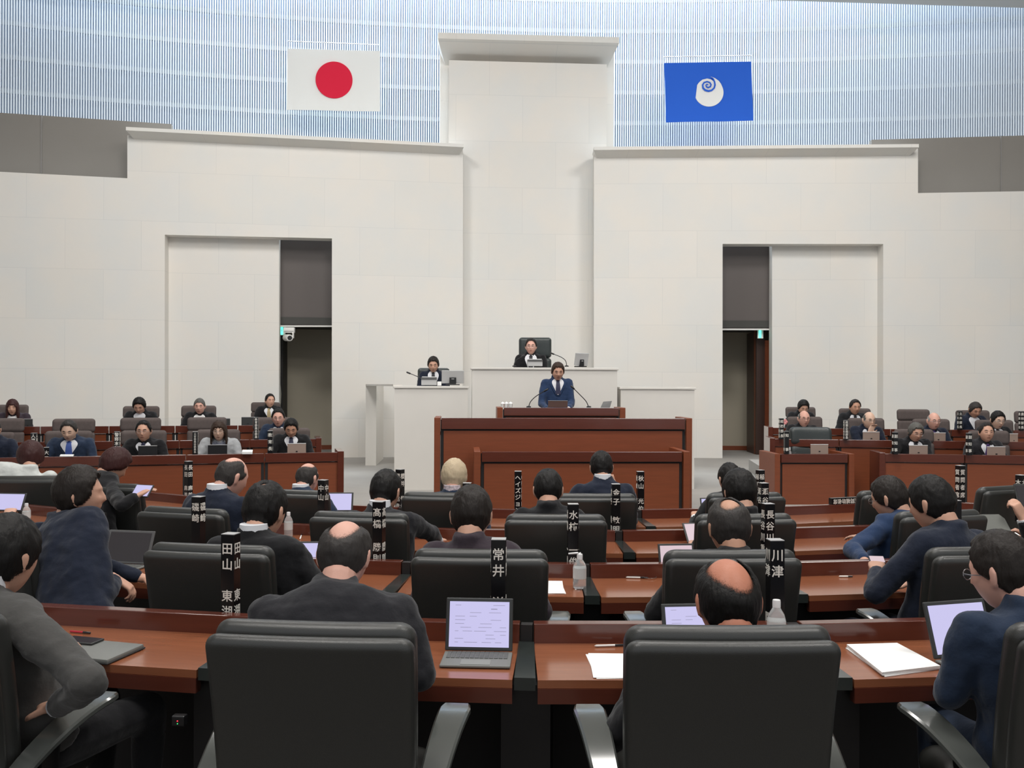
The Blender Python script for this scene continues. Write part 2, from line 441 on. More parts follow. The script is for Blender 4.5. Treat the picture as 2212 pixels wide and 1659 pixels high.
# ceiling slab ending short of the louvres (its edge shows at upper right)
zc = 10.0
c0 = onZ(1640, 0, zc); c1 = onZ(2212, 17, zc); dd = (c1-c0)
cl = c0-dd*3.2; cr_ = c0+dd*2.6
bm = NB(); prism(bm, [cl, cr_, Vector((17, -4, zc)), Vector((-17, -4, zc))], (0, 0, .3))
struct(obj('ceiling', bm, mat('ceiling_grey', (.62, .62, .61), .8), smooth=False))
for sx in (-17, 17):
    bm = NB(); cuboid(bm, (sx-.1, -4, -.4), (sx+.1, 24, 12)); struct(obj('wall_side', bm, STONE, smooth=False))

# ================================================================ WHITE DAIS
def dais(name, label, px0, px1, py, Y, depth, zb=ZF, mt=DAISM, lip=.035):
    t = thing(name, label, 'dais', (0, 0, 0))
    a = onY(px0, py, Y); b_ = onY(px1, py, Y); zt = (a.z+b_.z)/2
    c = Vector(((a.x+b_.x)/2, Y, zb)); t.location = c; w_ = abs(b_.x-a.x); h = zt-zb
    bm = NB(); cuboid(bm, (-w_/2+.02, .02, 0), (w_/2-.02, depth, h-lip)); obj('front', bm, mt, t, smooth=False)
    bm = NB(); cuboid(bm, (-w_/2, 0, h-lip+.002), (w_/2, depth, h), .006); obj('top', bm, mt, t, smooth=False)
    return t, zt
YP = 12.62
# raised floors behind the fronts
bm = NB(); a = onY(1017, 795, YP); b_ = onY(1337, 795, YP)
cuboid(bm, (a.x, YP+.55, ZF+.01), (b_.x, 17.2, 1.02)); struct(obj('floor_dais', bm, DAISM, smooth=False))
a = onY(849, 834, YP); b2 = onY(1013, 834, YP)
bm = NB(); cuboid(bm, (a.x+.02, YP+.55, ZF+.01), (b2.x+.01, 17.2, .77)); struct(obj('floor_dais_left', bm, DAISM, smooth=False))
b3 = onY(1504, 838, YP)
bm = NB(); cuboid(bm, (b_.x+.02, YP+.55, ZF+.01), (b3.x-.02, 17.2, .77)); struct(obj('floor_dais_right', bm, DAISM, smooth=False))
dais('president_dais', 'tall white stone dais behind the speaker, topmost level', 1017, 1337, 794, YP-.1, .6)
dais('clerk_dais', 'white stone dais wing on the left with a silver monitor on it', 849, 1013.5, 834, YP, .5)
dais('empty_dais_wing', 'empty white stone dais wing to the right of the speaker', 1338.5, 1504, 836.5, YP, .5)
# passage screen at the left end of the clerk's wing
bm = NB(); q0 = onY(790, 831, 16.4); q1 = onY(813, 832, 16.4)
cuboid(bm, (q0.x, 16.4, ZF), (q1.x, 17.9, 1.66)); tag(obj('stone_screen', bm, DAISM, smooth=False), 'pale stone screen standing left of the clerk dais', 'screen')
bm = NB(); q1 = onY(813, 832, 14.4); q2 = onY(851, 833.3, 12.75)
prism(bm, [Vector((q0.x, 16.4, 1.655)), Vector((onY(849, 833, 12.64).x, 12.64, 1.66)), Vector((onY(853, 833, 12.66).x+.1, 12.66, 1.66)), Vector((q0.x+.45, 16.4, 1.655))], (0, 0, .03))
tag(obj('handrail_board', bm, DAISM, smooth=False), 'thin pale board bridging the clerk dais and the stone screen', 'rail')

# ================================================================ FLAGS
def flag(name, label, corners, d, mt, rod):
    c = [P(x, y, d) for x, y in corners]; o0 = (c[0]+c[1])/2
    t = thing(name, label, 'flag', o0, 0)
    ux = (c[1]-c[0]).normalized(); nrm = Vector((0, -1, 0))
    def L(p): return p-o0
    bm = NB(); N = 10; g = {}
    for sgn, yy in ((0, 0), (1, .012)):
        for i in range(N+1):
            for j in range(N+1):
                u, v = i/N, j/N
                p = (c[0].lerp(c[1], u)).lerp(c[3].lerp(c[2], u), v)
                p = p+Vector((0, yy+.012*math.sin(u*9+v*2)*v, 0)); g[sgn, i, j] = bm.verts.new(L(p))
    for i in range(N):
        for j in range(N):
            bm.faces.new((g[0, i, j], g[0, i+1, j], g[0, i+1, j+1], g[0, i, j+1])); bm.faces.new((g[1, i, j], g[1, i, j+1], g[1, i+1, j+1], g[1, i+1, j]))
    for i in range(N):
        bm.faces.new((g[0, i, 0], g[1, i, 0], g[1, i+1, 0], g[0, i+1, 0])); bm.faces.new((g[0, i, N], g[0, i+1, N], g[1, i+1, N], g[1, i, N]))
        bm.faces.new((g[0, 0, i], g[0, 0, i+1], g[1, 0, i+1], g[1, 0, i])); bm.faces.new((g[0, N, i], g[1, N, i], g[1, N, i+1], g[0, N, i+1]))
    obj('cloth', bm, mt, t)
    r0 = P(*rod[0], d); r1 = P(*rod[1], d)
    bm = NB(); loft(bm, [L(r0), L(r1)], [.009, .009], n=8); obj('rod', bm, METAL, t)
    for k in (.12, .86):
        a = r0.lerp(r1, k); bm = NB(); loft(bm, [L(a), L(a)+Vector((0, 0, 3.0))], [.0025, .0025], n=6, xref=Vector((1, 0, 0))); obj('wire', bm, METAL, t)
        bm = NB(); loft(bm, [L(a), L(a)+Vector((0, 0, .16))], [.006, .006], n=6); obj('hook', bm, METAL, t)
    for k in range(6):
        a = r0.lerp(r1, .03+k*.94/5); b_ = c[0].lerp(c[1], .03+k*.94/5); bm = NB(); loft(bm, [L(a), L(b_)], [.003, .003], n=5); obj('tie', bm, WHITEP, t)
    return t, L, d
CL_W = mat('white_flag_cloth', (.80, .79, .76), .8, .1); CL_B = mat('blue_flag_cloth', (.030, .125, .60), .8, .1)
t, L, d = flag('hanging_flag', 'white flag with a red disc hanging left of the tower', [(622, 105), (821, 110), (821, 241), (619, 237)], 19.6, CL_W, ((622, 89), (820, 97)))
bm = NB(); c = P(721.5, 172.5, 19.57); r = 39.5/F_PX*19.6
vs = [L(c+Vector((r*math.cos(a*math.pi/32), 0, r*math.sin(a*math.pi/32)))) for a in range(64)]
prism(bm, vs, (0, .02, 0)); o = obj('disc', bm, mat('red_disc', (.68, .022, .055), .8, .1), t, smooth=False)
t, L, d = flag('hanging_flag', 'blue flag with a white spiral emblem hanging right of the tower', [(1435, 136), (1622.7, 133), (1627, 260.5), (1439.4, 264)], 19.6, CL_B, ((1434, 123), (1622.7, 120)))
def zp(x, y): return (1400+x/8.508, 100+y/8.508)
# white emblem outline traced in the emblem's own plane (round body with a curled horn)
out = []
for k in range(0, 41):          # from right shoulder clockwise round to upper left
    a = (22-k*(22+158)/40*1.0)*D2R
    out.append((1121+265*math.cos(a), 848-258*math.sin(a)))
out += [(905, 705), (945, 655), (1000, 612), (1085, 592), (1150, 605), (1195, 635), (1222, 672), (1215, 620), (1190, 585), (1155, 555), (1230, 585), (1300, 635), (1340, 690)]
bm = NB(); prism(bm, [L(P(*zp(x, y), 19.575)) for x, y in out], (0, .02, 0)); o = obj('emblem', bm, CL_W, t, smooth=False)
sp = [(1165, 560, 2), (1200, 600, 12), (1222, 655, 14), (1230, 710, 15), (1215, 765, 15), (1170, 808, 16), (1110, 822, 18), (1050, 805, 18), (1010, 765, 17), (1003, 710, 15), (1030, 665, 14), (1085, 648, 13), (1135, 665, 13), (1158, 705, 14), (1145, 742, 14), (1105, 758, 14), (1070, 742, 12), (1062, 712, 9), (1080, 700, 14), (1100, 704, 10), (1108, 708, 3)]
bm = NB(); pr = None
for i, (x, y, hw) in enumerate(sp):
    a = Vector(sp[max(i-1, 0)][:2]); b_ = Vector(sp[min(i+1, len(sp)-1)][:2]); tt = (b_-a).normalized(); nn = Vector((-tt.y, tt.x))*hw
    q = [(x+nn.x, y+nn.y), (x-nn.x, y-nn.y)]
    cur = [bm.verts.new(L(P(*zp(*q_), dd_))) for dd_ in (19.555, 19.57) for q_ in q]
    if pr:
        bm.faces.new((pr[0], pr[1], cur[1], cur[0])); bm.faces.new((pr[2], cur[2], cur[3], pr[3])); bm.faces.new((pr[0], cur[0], cur[2], pr[2])); bm.faces.new((pr[1], pr[3], cur[3], cur[1]))
    else: bm.faces.new((cur[0], cur[1], cur[3], cur[2]))
    pr = cur
bm.faces.new((pr[0], pr[2], pr[3], pr[1]))
o = obj('spiral', bm, CL_B, t, smooth=False)

# exit lights and security camera
EXITG = mat('exit_light_green', (.10, .85, .62), .4, emis=2.0)
def exit_light(px0, py, h, PP, q, n, off, label):
    c = PP(px0, py, off); t = thing('exit_light', label, 'exit light', c, math.atan2(-n.x, n.y)+math.pi)
    bm = NB(); box(bm, (0, .03, 0), (.12, .05, .2), .004); obj('casing', bm, WHITEP, t, smooth=False)
    bm = NB(); box(bm, (-.012, -.002, 0), (.045, .012, .17)); obj('lit_panel', bm, EXITG, t, smooth=False)
    bm = NB(); box(bm, (-.012, -.010, .0), (.012, .004, .05)); obj('pictogram', bm, CAPM, t, smooth=False)
exit_light(610, 714, 0, PL, QL, NL, -.7, 'small green lit exit light beside the white security camera')
exit_light(1643, 721, 0, PR, QR, NR, -.7, 'small green lit exit light in the right-hand doorway')
c = PL(625, 707, -.42); t = thing('security_camera', 'white pan-tilt security camera under the bar of the left doorway', 'camera', c)
bm = NB(); box(bm, (0, 0, -.06), (.22, .12, .11), .01); obj('mount', bm, WHITEP, t)
bm = NB(); box(bm, (0, -.062, -.085), (.19, .008, .006)); obj('slot', bm, BLACK, t)
bm = NB(); box(bm, (.085, -.02, -.16), (.03, .09, .14), .012); obj('arm', bm, WHITEP, t)
bm = NB(); loft(bm, [(-.09, .07, -.215), (-.08, .04, -.215), (.03, -.10, -.225), (.035, -.12, -.225)], [.05, .07, .07, .06], n=20); hd = obj('camera_head', bm, WHITEP, t)
bm = NB(); loft(bm, [(.03, -.112, -.225), (.04, -.135, -.225)], [.048, .045], n=20); obj('lens', bm, BLACK, hd)
bm = NB(); cp = [PL(605, 830, -.65), PL(607, 850, -.62), PL(606, 870, -.62), PL(602, 885, -.62)]
loft(bm, cp, [.008]*4, n=6); tag(obj('cable', bm, mat('grey_cable', (.25, .24, .2), .5)), 'thin grey cable hanging at the left doorway jamb', 'cable')
# ================================================================ MEMBERS' DESKS ON ARCS ROUND (0, 15)
def polar(th, R): a = th*D2R; return Vector((R*math.sin(a), 15-R*math.cos(a), 0))
RL = {'A': 15-3.35, 'B': 15-4.68, 'C': 15-6.0, 'D': 15-7.27}
RZ = {'A': -.0, 'B': -.04, 'C': -.08, 'D': -.12}
ROWNAME = {'A': 'nearest', 'B': 'second', 'C': 'third', 'D': 'front'}
def on_arc(px, R):
    """world XY where the vertical plane of image column px crosses the circle of radius R (near side)"""
    r = ray(px, 829.5); r = Vector((r.x, r.y)); c = Vector((CAM.x, CAM.y-15))
    a = r.dot(r); b_ = 2*c.dot(r); cc = c.dot(c)-R*R
    t = (-b_-math.sqrt(b_*b_-4*a*cc))/(2*a); return Vector((CAM.x+r.x*t, CAM.y+r.y*t, 0))
def theta(p): return math.atan2(p.x, 15-p.y)/D2R
def desk_unit(th0, th1, row, label, duct=True):
    R = RL[row]; tm = (th0+th1)/2; o = polar(tm, R); z0 = RZ[row]
    wl = 2*R*math.sin((th1-th0)/2*D2R)-.055; D = .42
    wn = 2*(R+D)*math.sin((th1-th0)/2*D2R)-.085
    t = thing('assembly_desk', label, 'desk', (o.x, o.y, z0), tm*D2R, 'wooden desks of the assembly members')
    def trap(bm, y0, y1, za, zb):
        a = lambda y: (wl+(wn-wl)*(-y/D))/2
        p = [(-a(y0), y0, za), (a(y0), y0, za), (a(y1), y1, za), (-a(y1), y1, za)]
        prism(bm, p, (0, 0, zb-za))
    bm = NB(); trap(bm, -D, 0, .672, .70); obj('desktop', bm, W_TOP, t, smooth=False)
    bm = NB(); trap(bm, -D-.004, -D+.03, .62, .671); obj('edge_rail', bm, W_TRIM, t, smooth=False)
    bm = NB(); cuboid(bm, (-wl/2, 0, .60), (wl/2, .052, .775), .003); obj('raised_ledge', bm, W_TRIM, t, smooth=False)
    fl = floorz(o.y)-z0
    bm = NB(); cuboid(bm, (-wl/2+.01, .012, fl), (wl/2-.01, .04, .60)); obj('front_board', bm, W_DARK, t, smooth=False)
    if duct:
        q = Matrix.Rotation(-tm*D2R, 3, 'Z') @ (polar(th1, R)-o)
        q2 = Matrix.Rotation(-tm*D2R, 3, 'Z') @ (polar(th1, R+D)-o)
        bm = NB()
        s = (q2-q)/D
        pts = [(q.x-.030, 0), (q.x+.030, 0), (q2.x+.036, -D), (q2.x-.036, -D)]
        prism(bm, [(x, y, .665) for x, y in pts], (0, 0, .043)); obj('duct_cover', bm, mat('dark_green_grey_metal', (.026, .032, .030), .22, coat=.4), t, smooth=False)
        bm = NB(); cuboid(bm, (q2.x-.085, -D+.06, fl), (q2.x+.085, -.05, .664)); obj('pedestal', bm, BLACK, t, smooth=False)
        bm = NB(); cuboid(bm, (q.x-.022, .005, fl), (q.x+.022, .045, .77)); obj('joint_post', bm, W_DARK, t, smooth=False)
    return t
DV = {'A': [-15.4, -10.15, -4.92, .19, 5.35, 10.5], 'B': [-19.5, -14.1, -8.65, -3.27, 2.25, 7.7, 13.1, 18.5],
      'C': [-39, -32.7, -26.6, None, -20.3, -13.9, -7.5, -1.1, 5.3, 11.7, 18.1], 'D': [-35.6, -28, -20.6, -13.2, -5.8, 1.63, 9.0, 17.6]}
for row, dv in DV.items():
    k = 0
    for a, b_ in zip(dv, dv[1:]):
        if a is None or b_ is None: continue
        k += 1
        pos = {'A': ['under the folded grey tablet case', 'holding the open tablet with a document', 'between the open tablet and the white sheet of paper', 'holding the thick stack of papers', 'at the far right edge of the frame']}.get(row)
        if row == 'A': lb = 'glossy reddish desk of the nearest row, ' + ['far left under the folded tablet case', 'with the open tablet behind the black chair', 'right of the open tablet, loose papers', 'with the thick paper stack on it', 'cut off by the right frame edge'][k-1]
        else: lb = 'glossy reddish wooden desk, %s, %s member row' % (['one from left', 'two from left', 'three from left', 'four from left', 'five from left', 'six from left', 'seven from left', 'eight from left'][k-1], ROWNAME[row])
        desk_unit(a, b_, row, lb, duct=(b_ != dv[-1]))
# questioner's desk at the right, turned the other way
q = P(2140, 1090, 7.75); t = thing('questioner_desk', 'angled reddish desk on the right carrying the tall black two-sided plate', 'desk', (q.x, q.y, -.12), 38*D2R*-1)
bm = NB(); cuboid(bm, (-.55, 0, .60), (.75, .05, .775), .003); obj('raised_ledge', bm, W_TRIM, t, smooth=False)
bm = NB(); cuboid(bm, (-.55, -.42, .672), (.75, 0, .70)); obj('desktop', bm, W_TOP, t, smooth=False)
bm = NB(); cuboid(bm, (-.54, .01, -.05), (.74, .04, .60)); obj('front_board', bm, W_DARK, t, smooth=False)

# ================================================================ CHAIRS
def member_chair():
    t = thing('executive_chair', '', 'chair')
    th = -8*D2R
    def warp(dz):
        def f(v):
            x, y, z = v
            zz = z
            x *= 1+.03*zz/.36
            y += .10*x*x*1.6                                # wraps round the sitter
            y += .025*math.cos(zz*4)                        # lumbar curve
            # recline
            z0 = zz+.36
            return Vector((x, y - z0*.12, zz+.0))
        return f
    # frame: base of back at z .42; local origin on the floor under the chair's centre line, back plane at y=0 near top
    sh = .085
    bm = NB(); pad(bm, .57, .70, .060, .040, warp(0), (0, sh, .665)); obj('back_shell', bm, LEATHER, t)
    bm = NB(); pad(bm, .56, .72, .080, .052, warp(0), (0, sh+.060, .682)); c_ = obj('back_cushion', bm, LEATHER, t)
    bm = NB(); pad(bm, .51, .085, .075, .037, warp(0), (0, sh-.012, .980), nz=3);  bm.free()
    bm = NB()
    ws = lambda v: Vector((v.x, v.z, v.y))
    pad(bm, .52, .50, .11, .06, ws, (0, .36, .44)); obj('seat', bm, LEATHER, t)
    for s in (-1, 1):
        # blade armrest: wide at the front, curving down and narrowing to the rear
        bm = NB(); pr = None; n = 14
        for i in range(n+1):
            u = i/n
            y = -.02+.50*u; z = .49+.175*math.sin(u*math.pi/2)**.8; x = s*(.315+.03*u)
            hw = .035+.018*u-(.01 if i == n else 0); th_ = .012
            ring = [bm.verts.new((x-hw, y, z-th_)), bm.verts.new((x-hw*.96, y, z+th_)), bm.verts.new((x+hw*.96, y, z+th_)), bm.verts.new((x+hw, y, z-th_))]
            if pr:
                for k in range(4): bm.faces.new((pr[k], ring[k], ring[(k+1) % 4], pr[(k+1) % 4]))
            else: bm.faces.new(ring)
            pr = ring
        bm.faces.new(pr[::-1]); a = obj('armrest', bm, PLASTIC, t)
        a.modifiers.new('bevel', 'BEVEL').width = .006
        bm = NB(); loft(bm, [(s*.33, .22, .62), (s*.31, .24, .50), (s*.20, .30, .38)], [(.02, .045), (.016, .04), (.016, .04)]); obj('arm_bracket', bm, BLACK, t)
    bm = NB(); lathe(bm, [(.03, .08), (.03, .38), (.09, .385), (.09, .40)], (0, .33, 0)); obj('column', bm, BLACK, t)
    bm = NB()
    for k in range(5):
        a = k*72*D2R; loft(bm, [(0, .33, .09), (.30*math.sin(a), .33+.30*math.cos(a), .06)], [(.03, .02), (.018, .012)], n=8)
        ball(bm, (.30*math.sin(a), .33+.30*math.cos(a), .028), (.022, .028, .028), seg=8)
    obj('star_base', bm, BLACK, t)
    return t
RCH = {'A': 12.70, 'B': 11.38, 'C': 10.08, 'D': 8.80}
proto = None
def chair_at(p, z, rz, label, group='black leather chairs of the assembly members'):
    global proto
    if proto is None:
        proto = member_chair(); proto.location = (p.x, p.y, z); proto.rotation_euler = (0, 0, rz); proto['label'] = label; proto['group'] = group; return proto
    return dup(proto, (p.x, p.y, z), rz, label, group)
SEAT = {}
def mem_chair(key, th, row, label, extra=0, dz=0):
    p = polar(th, RCH[row]); z = floorz(p.y)
    SEAT[key] = (p, z, th*D2R+extra*D2R)
    return chair_at(p, z+dz, th*D2R+extra*D2R, label)
mem_chair('A1', -13.1, 'A', 'black leather chair of the man in grey at the left edge')
mem_chair('A2', -7.55, 'A', 'big empty-looking black leather chair back, left of the two nearest in the foreground')
mem_chair('A3', -2.35, 'A', 'big black leather chair back in the foreground behind the very bald man')
mem_chair('A4', 2.55, 'A', 'black leather chair cut off at the lower right corner')
mem_chair('B1', -18.0, 'B', 'black leather chair under the man in navy turned right, second row left')
mem_chair('B2', -12.0, 'B', 'black leather chair of the second row seen left of the balding man')
mem_chair('B3', -5.95, 'B', 'black leather chair behind the open tablet, second row centre')
mem_chair('B4', -.55, 'B', 'black leather chair right behind the very bald head, second row')
mem_chair('B5', 5.35, 'B', 'black leather chair to the right behind the man in dark navy')
mem_chair('C1', -17.0, 'C', 'black leather chair of the third row left, below the bald man in navy')
mem_chair('C2', -10.6, 'C', 'black leather chair of the third row behind the tall double name plate, left of centre')
mem_chair('C3', -4.1, 'C', 'black leather chair of the third row above the pump bottle')
mem_chair('C4', 2.15, 'C', 'black leather chair of the third row, right of centre')
mem_chair('C5', 9.2, 'C', 'black leather chair between the two men in navy on the right')
mem_chair('C6', 15.5, 'C', 'black leather chair at the right edge beside the leaning tablet cover')
mem_chair('D0', -34.5, 'D', 'black leather chair at far left beside the woman in white', 36, .02)
mem_chair('D9', -27.8, 'D', 'black leather chair of the woman in black, front row left', 10)
mem_chair('D1', -16.7, 'D', 'black leather chair in front of the small bald head, front row')
mem_chair('D2', -9.2, 'D', 'black leather chair of the blond person, front row')
mem_chair('D3', -1.9, 'D', 'black leather chair of the man holding his chin, front row')
mem_chair('D4', 5.3, 'D', 'black leather chair of the front row, right of centre, mostly hidden')
mem_chair('D5', 20.8, 'D', 'black leather chair of the front row at the right frame edge')
mem_chair('D6', 13.2, 'D', 'black leather chair of the front row hidden behind the man in blue')

def fabric_chair():
    t = thing('fabric_chair', '', 'chair')
    def wp(v): return Vector((v.x, v.y+.5*v.x*v.x*.6-(v.z+.2)*.10, v.z))
    bm = NB(); pad(bm, .52, .185, .09, .045, wp, (0, .03, .85), nz=4); obj('headrest', bm, FABRIC, t)
    bm = NB(); pad(bm, .52, .37, .09, .045, wp, (0, .055, .585)); obj('backrest', bm, FABRIC, t)
    bm = NB(); pad(bm, .50, .44, .10, .05, lambda v: Vector((v.x, v.z, v.y)), (0, .28, .30)); obj('seat', bm, FABRIC, t)
    for s in (-1, 1):
        bm = NB(); loft(bm, [(s*.26, .08, .42), (s*.275, .11, .50), (s*.275, .30, .51), (s*.26, .33, .47), (s*.22, .31, .31)], [(.015, .022)]*5, n=8); obj('armrest', bm, BLACK, t)
    bm = NB(); lathe(bm, [(.03, .06), (.03, .24), (.1, .25)], (0, .3, 0)); obj('column', bm, BLACK, t)
    bm = NB()
    for k in range(5):
        a = k*72*D2R; loft(bm, [(0, .3, .07), (.27*math.sin(a), .3+.27*math.cos(a), .035)], [(.028, .02), (.02, .02)], n=8)
    obj('star_base', bm, BLACK, t)
    return t
fproto = None
def fchair(key, px, top, fl, rz, label, h=.95):
    global fproto
    p = onZ(px, top, fl+h)
    SEAT[key] = (Vector((p.x, p.y, 0)), fl, rz)
    if fproto is None:
        fproto = fabric_chair(); fproto.location = (p.x, p.y, fl); fproto.rotation_euler = (0, 0, rz); fproto['label'] = label; fproto['group'] = 'grey fabric chairs of the officials'
        return
    dup(fproto, (p.x, p.y, fl), rz, label, 'grey fabric chairs of the officials')
LF = (ZF, .28, .40); RF = (ZF, .29, .38)
rl = (180+9)*D2R; rr = (180-4)*D2R
L3 = [('l3a', 24, 873, 'of the long-haired woman, back left row at the frame edge'), ('l3b', 306, 876, 'of the young man looking down, back left row'), ('l3c', 430, 875, 'of the woman with pulled-back grey hair'), ('l3d', 574, 868, 'of the man with the tan tie')]
for k, a, b_, s in L3: fchair(k, a, b_, LF[2], rl, 'grey fabric chair '+s)
L2 = [('l2a', 8, 902, 'empty, middle left row, cut by the left frame edge'), ('l2b', 161, 903, 'empty, middle left row, behind the man with the blue tie'), ('l2c', 305, 901, 'empty, middle left row, behind the man in glasses with a dark laptop'),
      ('l2d', 448, 900, 'empty, middle left row, behind the woman in light grey'), ('l2e', 588, 900, 'of the man in a blue suit and glasses, middle left row')]
for k, a, b_, s in L2: fchair(k, a, b_, LF[1], rl, 'grey fabric chair '+s)
L1 = [('l1a', -20, 932, 'cut off at the left frame edge, front left row'), ('l1b', 150, 929, 'of the man with the blue tie'), ('l1c', 312, 928, 'of the man in glasses with a dark laptop'), ('l1d', 472, 926, 'of the woman in light grey'), ('l1e', 625, 923, 'of the man looking down, front left row')]
for k, a, b_, s in L1: fchair(k, a, b_, LF[0], rl, 'grey fabric chair '+s)
R3 = [('r3a', 1728, 880, 'of the dark-haired man looking down, back right row'), ('r3b', 1845, 883, 'behind the bald man resting his chin'), ('r3x', 1971, 885, 'empty against the wall, back right row'), ('r3c', 2099, 887, 'of the man with an open grey jacket, back right row'), ('r3d', 2226, 889, 'cut off at the right frame edge, back right row')]
for k, a, b_, s in R3: fchair(k, a, b_, RF[2], rr, 'grey fabric chair '+s, .935)
R2 = [('r2a', 1737, 901, 'of the bald man in glasses behind the governor seat'), ('r2b', 1869, 904, 'of the bald man resting his chin'), ('r2c', 2009, 906, 'of the bald man with white hair'), ('r2d', 2145, 908, 'of the parted-hair man in the middle right row')]
for k, a, b_, s in R2: fchair(k, a, b_, RF[1], rr, 'grey fabric chair '+s, .935)
R1 = [('r1a', 1972, 929, 'of the man with bushy grey hair'), ('r1b', 2133, 932, 'of the man with the purple tie')]
for k, a, b_, s in R1: fchair(k, a, b_, RF[0], rr, 'grey fabric chair '+s, .93)
# governor's empty leather chair
p = onZ(1750, 922, 1.135)
t = thing('leather_armchair', 'empty dark grey leather chair with a seam across, front right row', 'chair', (p.x, p.y, ZF), rr)
wp = lambda v: Vector((v.x, v.y+.5*v.x*v.x*.6-(v.z+.2)*.12, v.z))
bm = NB(); pad(bm, .57, .245, .12, .06, wp, (0, .02, .83), nz=4); obj('headrest', bm, LEATHER_G, t)
bm = NB(); pad(bm, .56, .38, .11, .055, wp, (0, .055, .52)); obj('backrest', bm, LEATHER_G, t)
bm = NB(); pad(bm, .55, .5, .12, .06, lambda v: Vector((v.x, v.z, v.y)), (0, .33, .40)); obj('seat', bm, LEATHER_G, t)
for s in (-1, 1):
    bm = NB(); loft(bm, [(s*.31, .05, .50), (s*.31, .12, .60), (s*.31, .40, .61), (s*.29, .42, .40)], [(.03, .03)]*4, n=8); obj('armrest', bm, LEATHER_G, t)
bm = NB(); lathe(bm, [(.25, .0), (.25, .03), (.04, .05), (.04, .36)], (0, .3, 0)); obj('column', bm, BLACK, t)
# president's and clerk's leather chairs
def leather_chair(px, top, d, w, h, split, label, rz, fl):
    p = P(px, top, d); z = p.z; H = z-fl
    t = thing('leather_armchair', label, 'chair', (p.x, p.y, fl), rz)
    bm = NB(); pad(bm, w, h*split, .10, .05, None, (0, 0, H-h*split/2), nz=4); obj('headrest', bm, LEATHER_G, t)
    bm = NB(); pad(bm, w, h*(1-split), .10, .05, None, (0, .0, H-h*split-h*(1-split)/2)); obj('backrest', bm, LEATHER_G, t)
    bm = NB(); pad(bm, w*.95, .46, .10, .05, lambda v: Vector((v.x, v.z, v.y)), (0, .27, .43)); obj('seat', bm, LEATHER_G, t)
    bm = NB(); lathe(bm, [(.25, .0), (.25, .03), (.04, .05), (.04, .39)], (0, .25, 0)); obj('column', bm, BLACK, t)
leather_chair(1156, 729, 13.75, .51, .80, .40, 'tall black leather chair of the president at the top', (180-6)*D2R, 1.02)
leather_chair(937, 795, 13.75, .50, .62, .35, 'black leather chair of the clerk beside the monitor', (180+3)*D2R, .77)

# ================================================================ OFFICIALS' TIERED DESKS
def tier(name, pA, pB, zt, xs, fl, labels, panels_full=True, endR=False, endL=False, ledge=.10):
    """desks along the line pA-pB (pixel pairs on the plane z=zt); xs = pixel columns of the unit boundaries"""
    a = onZ(*pA, zt); b_ = onZ(*pB, zt); d = (b_-a); d.z = 0; d.normalize()
    n = Vector((-d.y, d.x, 0))
    if n.dot(FW) > 0: n = -n                 # toward the camera
    rz = math.atan2(d.y, d.x)                # local +X along the line, local -Y toward camera
    def at(px):
        r = ray(px, 829.5); q = Vector((r.x, r.y, 0)); nn = n
        t_ = (Vector((a.x, a.y, 0))-Vector((CAM.x, CAM.y, 0))).dot(nn)/q.dot(nn)
        return Vector((CAM.x+q.x*t_, CAM.y+q.y*t_, 0))
    H = zt-ZF; k = 0
    for x0, x1 in zip(xs, xs[1:]):
        p0, p1 = at(x0), at(x1); c = (p0+p1)/2; w_ = (p1-p0).length-.014
        t = thing('official_desk', labels[k], 'desk', (c.x, c.y, ZF), rz, 'reddish wooden desks of the officials'); k += 1
        bm = NB(); cuboid(bm, (-w_/2, 0, H-ledge), (w_/2, .05, H), .004); obj('top_ledge', bm, W_TRIM, t, smooth=False)
        bm = NB(); cuboid(bm, (-w_/2+.03, .022, .0), (w_/2-.03, .045, H-ledge-.015)); obj('front_panel', bm, W_PANEL, t, smooth=False)
        for s in (-1, 1):
            bm = NB(); cuboid(bm, (s*w_/2-(.03 if s > 0 else 0), .03, 0), (s*w_/2+(.03 if s < 0 else 0), .06, H-ledge)); obj('side_post', bm, W_DARK, t, smooth=False)
        bm = NB(); cuboid(bm, (-w_/2, .05, H-.13), (w_/2, .40, H-.105)); obj('desktop', bm, W_TRIM, t, smooth=False)
        bm = NB(); cuboid(bm, (-w_/2, .06, 0), (-w_/2+.03, .38, H-.13)); obj('side_board', bm, W_DARK, t, smooth=False)
        if (endR and x1 == xs[-1]) or (endL and x0 == xs[0]):
            s = 1 if x1 == xs[-1] and endR else -1
            bm = NB(); cuboid(bm, (s*w_/2-.035, -.012, 0), (s*w_/2+.035, .45, H+.012), .004); obj('end_panel', bm, W_TRIM, t, smooth=False)
    return a, d, n
tier('l1', (0, 989), (739, 977), .92, [-270, -90, 75, 235, 403, 572, 738], ZF,
     ['wooden desk of front left row, %s' % s for s in ('far outside left', 'left frame edge, below the cut-off official', 'under the left end, before the maroon-haired woman', 'before the man with the blue tie', 'before the woman in light grey', 'at the right end, before the man looking down')], endR=True)
tier('l2', (0, 956), (690, 948), .98, [-260, -90, 85, 245, 388, 540, 690], LF[1],
     ['wooden desk of middle left row, %s' % s for s in ('outside the left edge', 'at the left frame edge', 'with the first plate from the left', 'behind the man with the blue tie', 'behind the woman in light grey', 'at its right end')], endR=True)
tier('l3', (0, 922), (680, 918), 1.10, [-200, -60, 87, 235, 378, 514, 640], LF[2],
     ['wooden desk of back left row, %s' % s for s in ('outside the left edge', 'in front of the long-haired woman', 'between the long-haired woman and the young man', 'in front of the young man looking down', 'in front of the woman with pulled-back hair', 'in front of the man with the tan tie')])
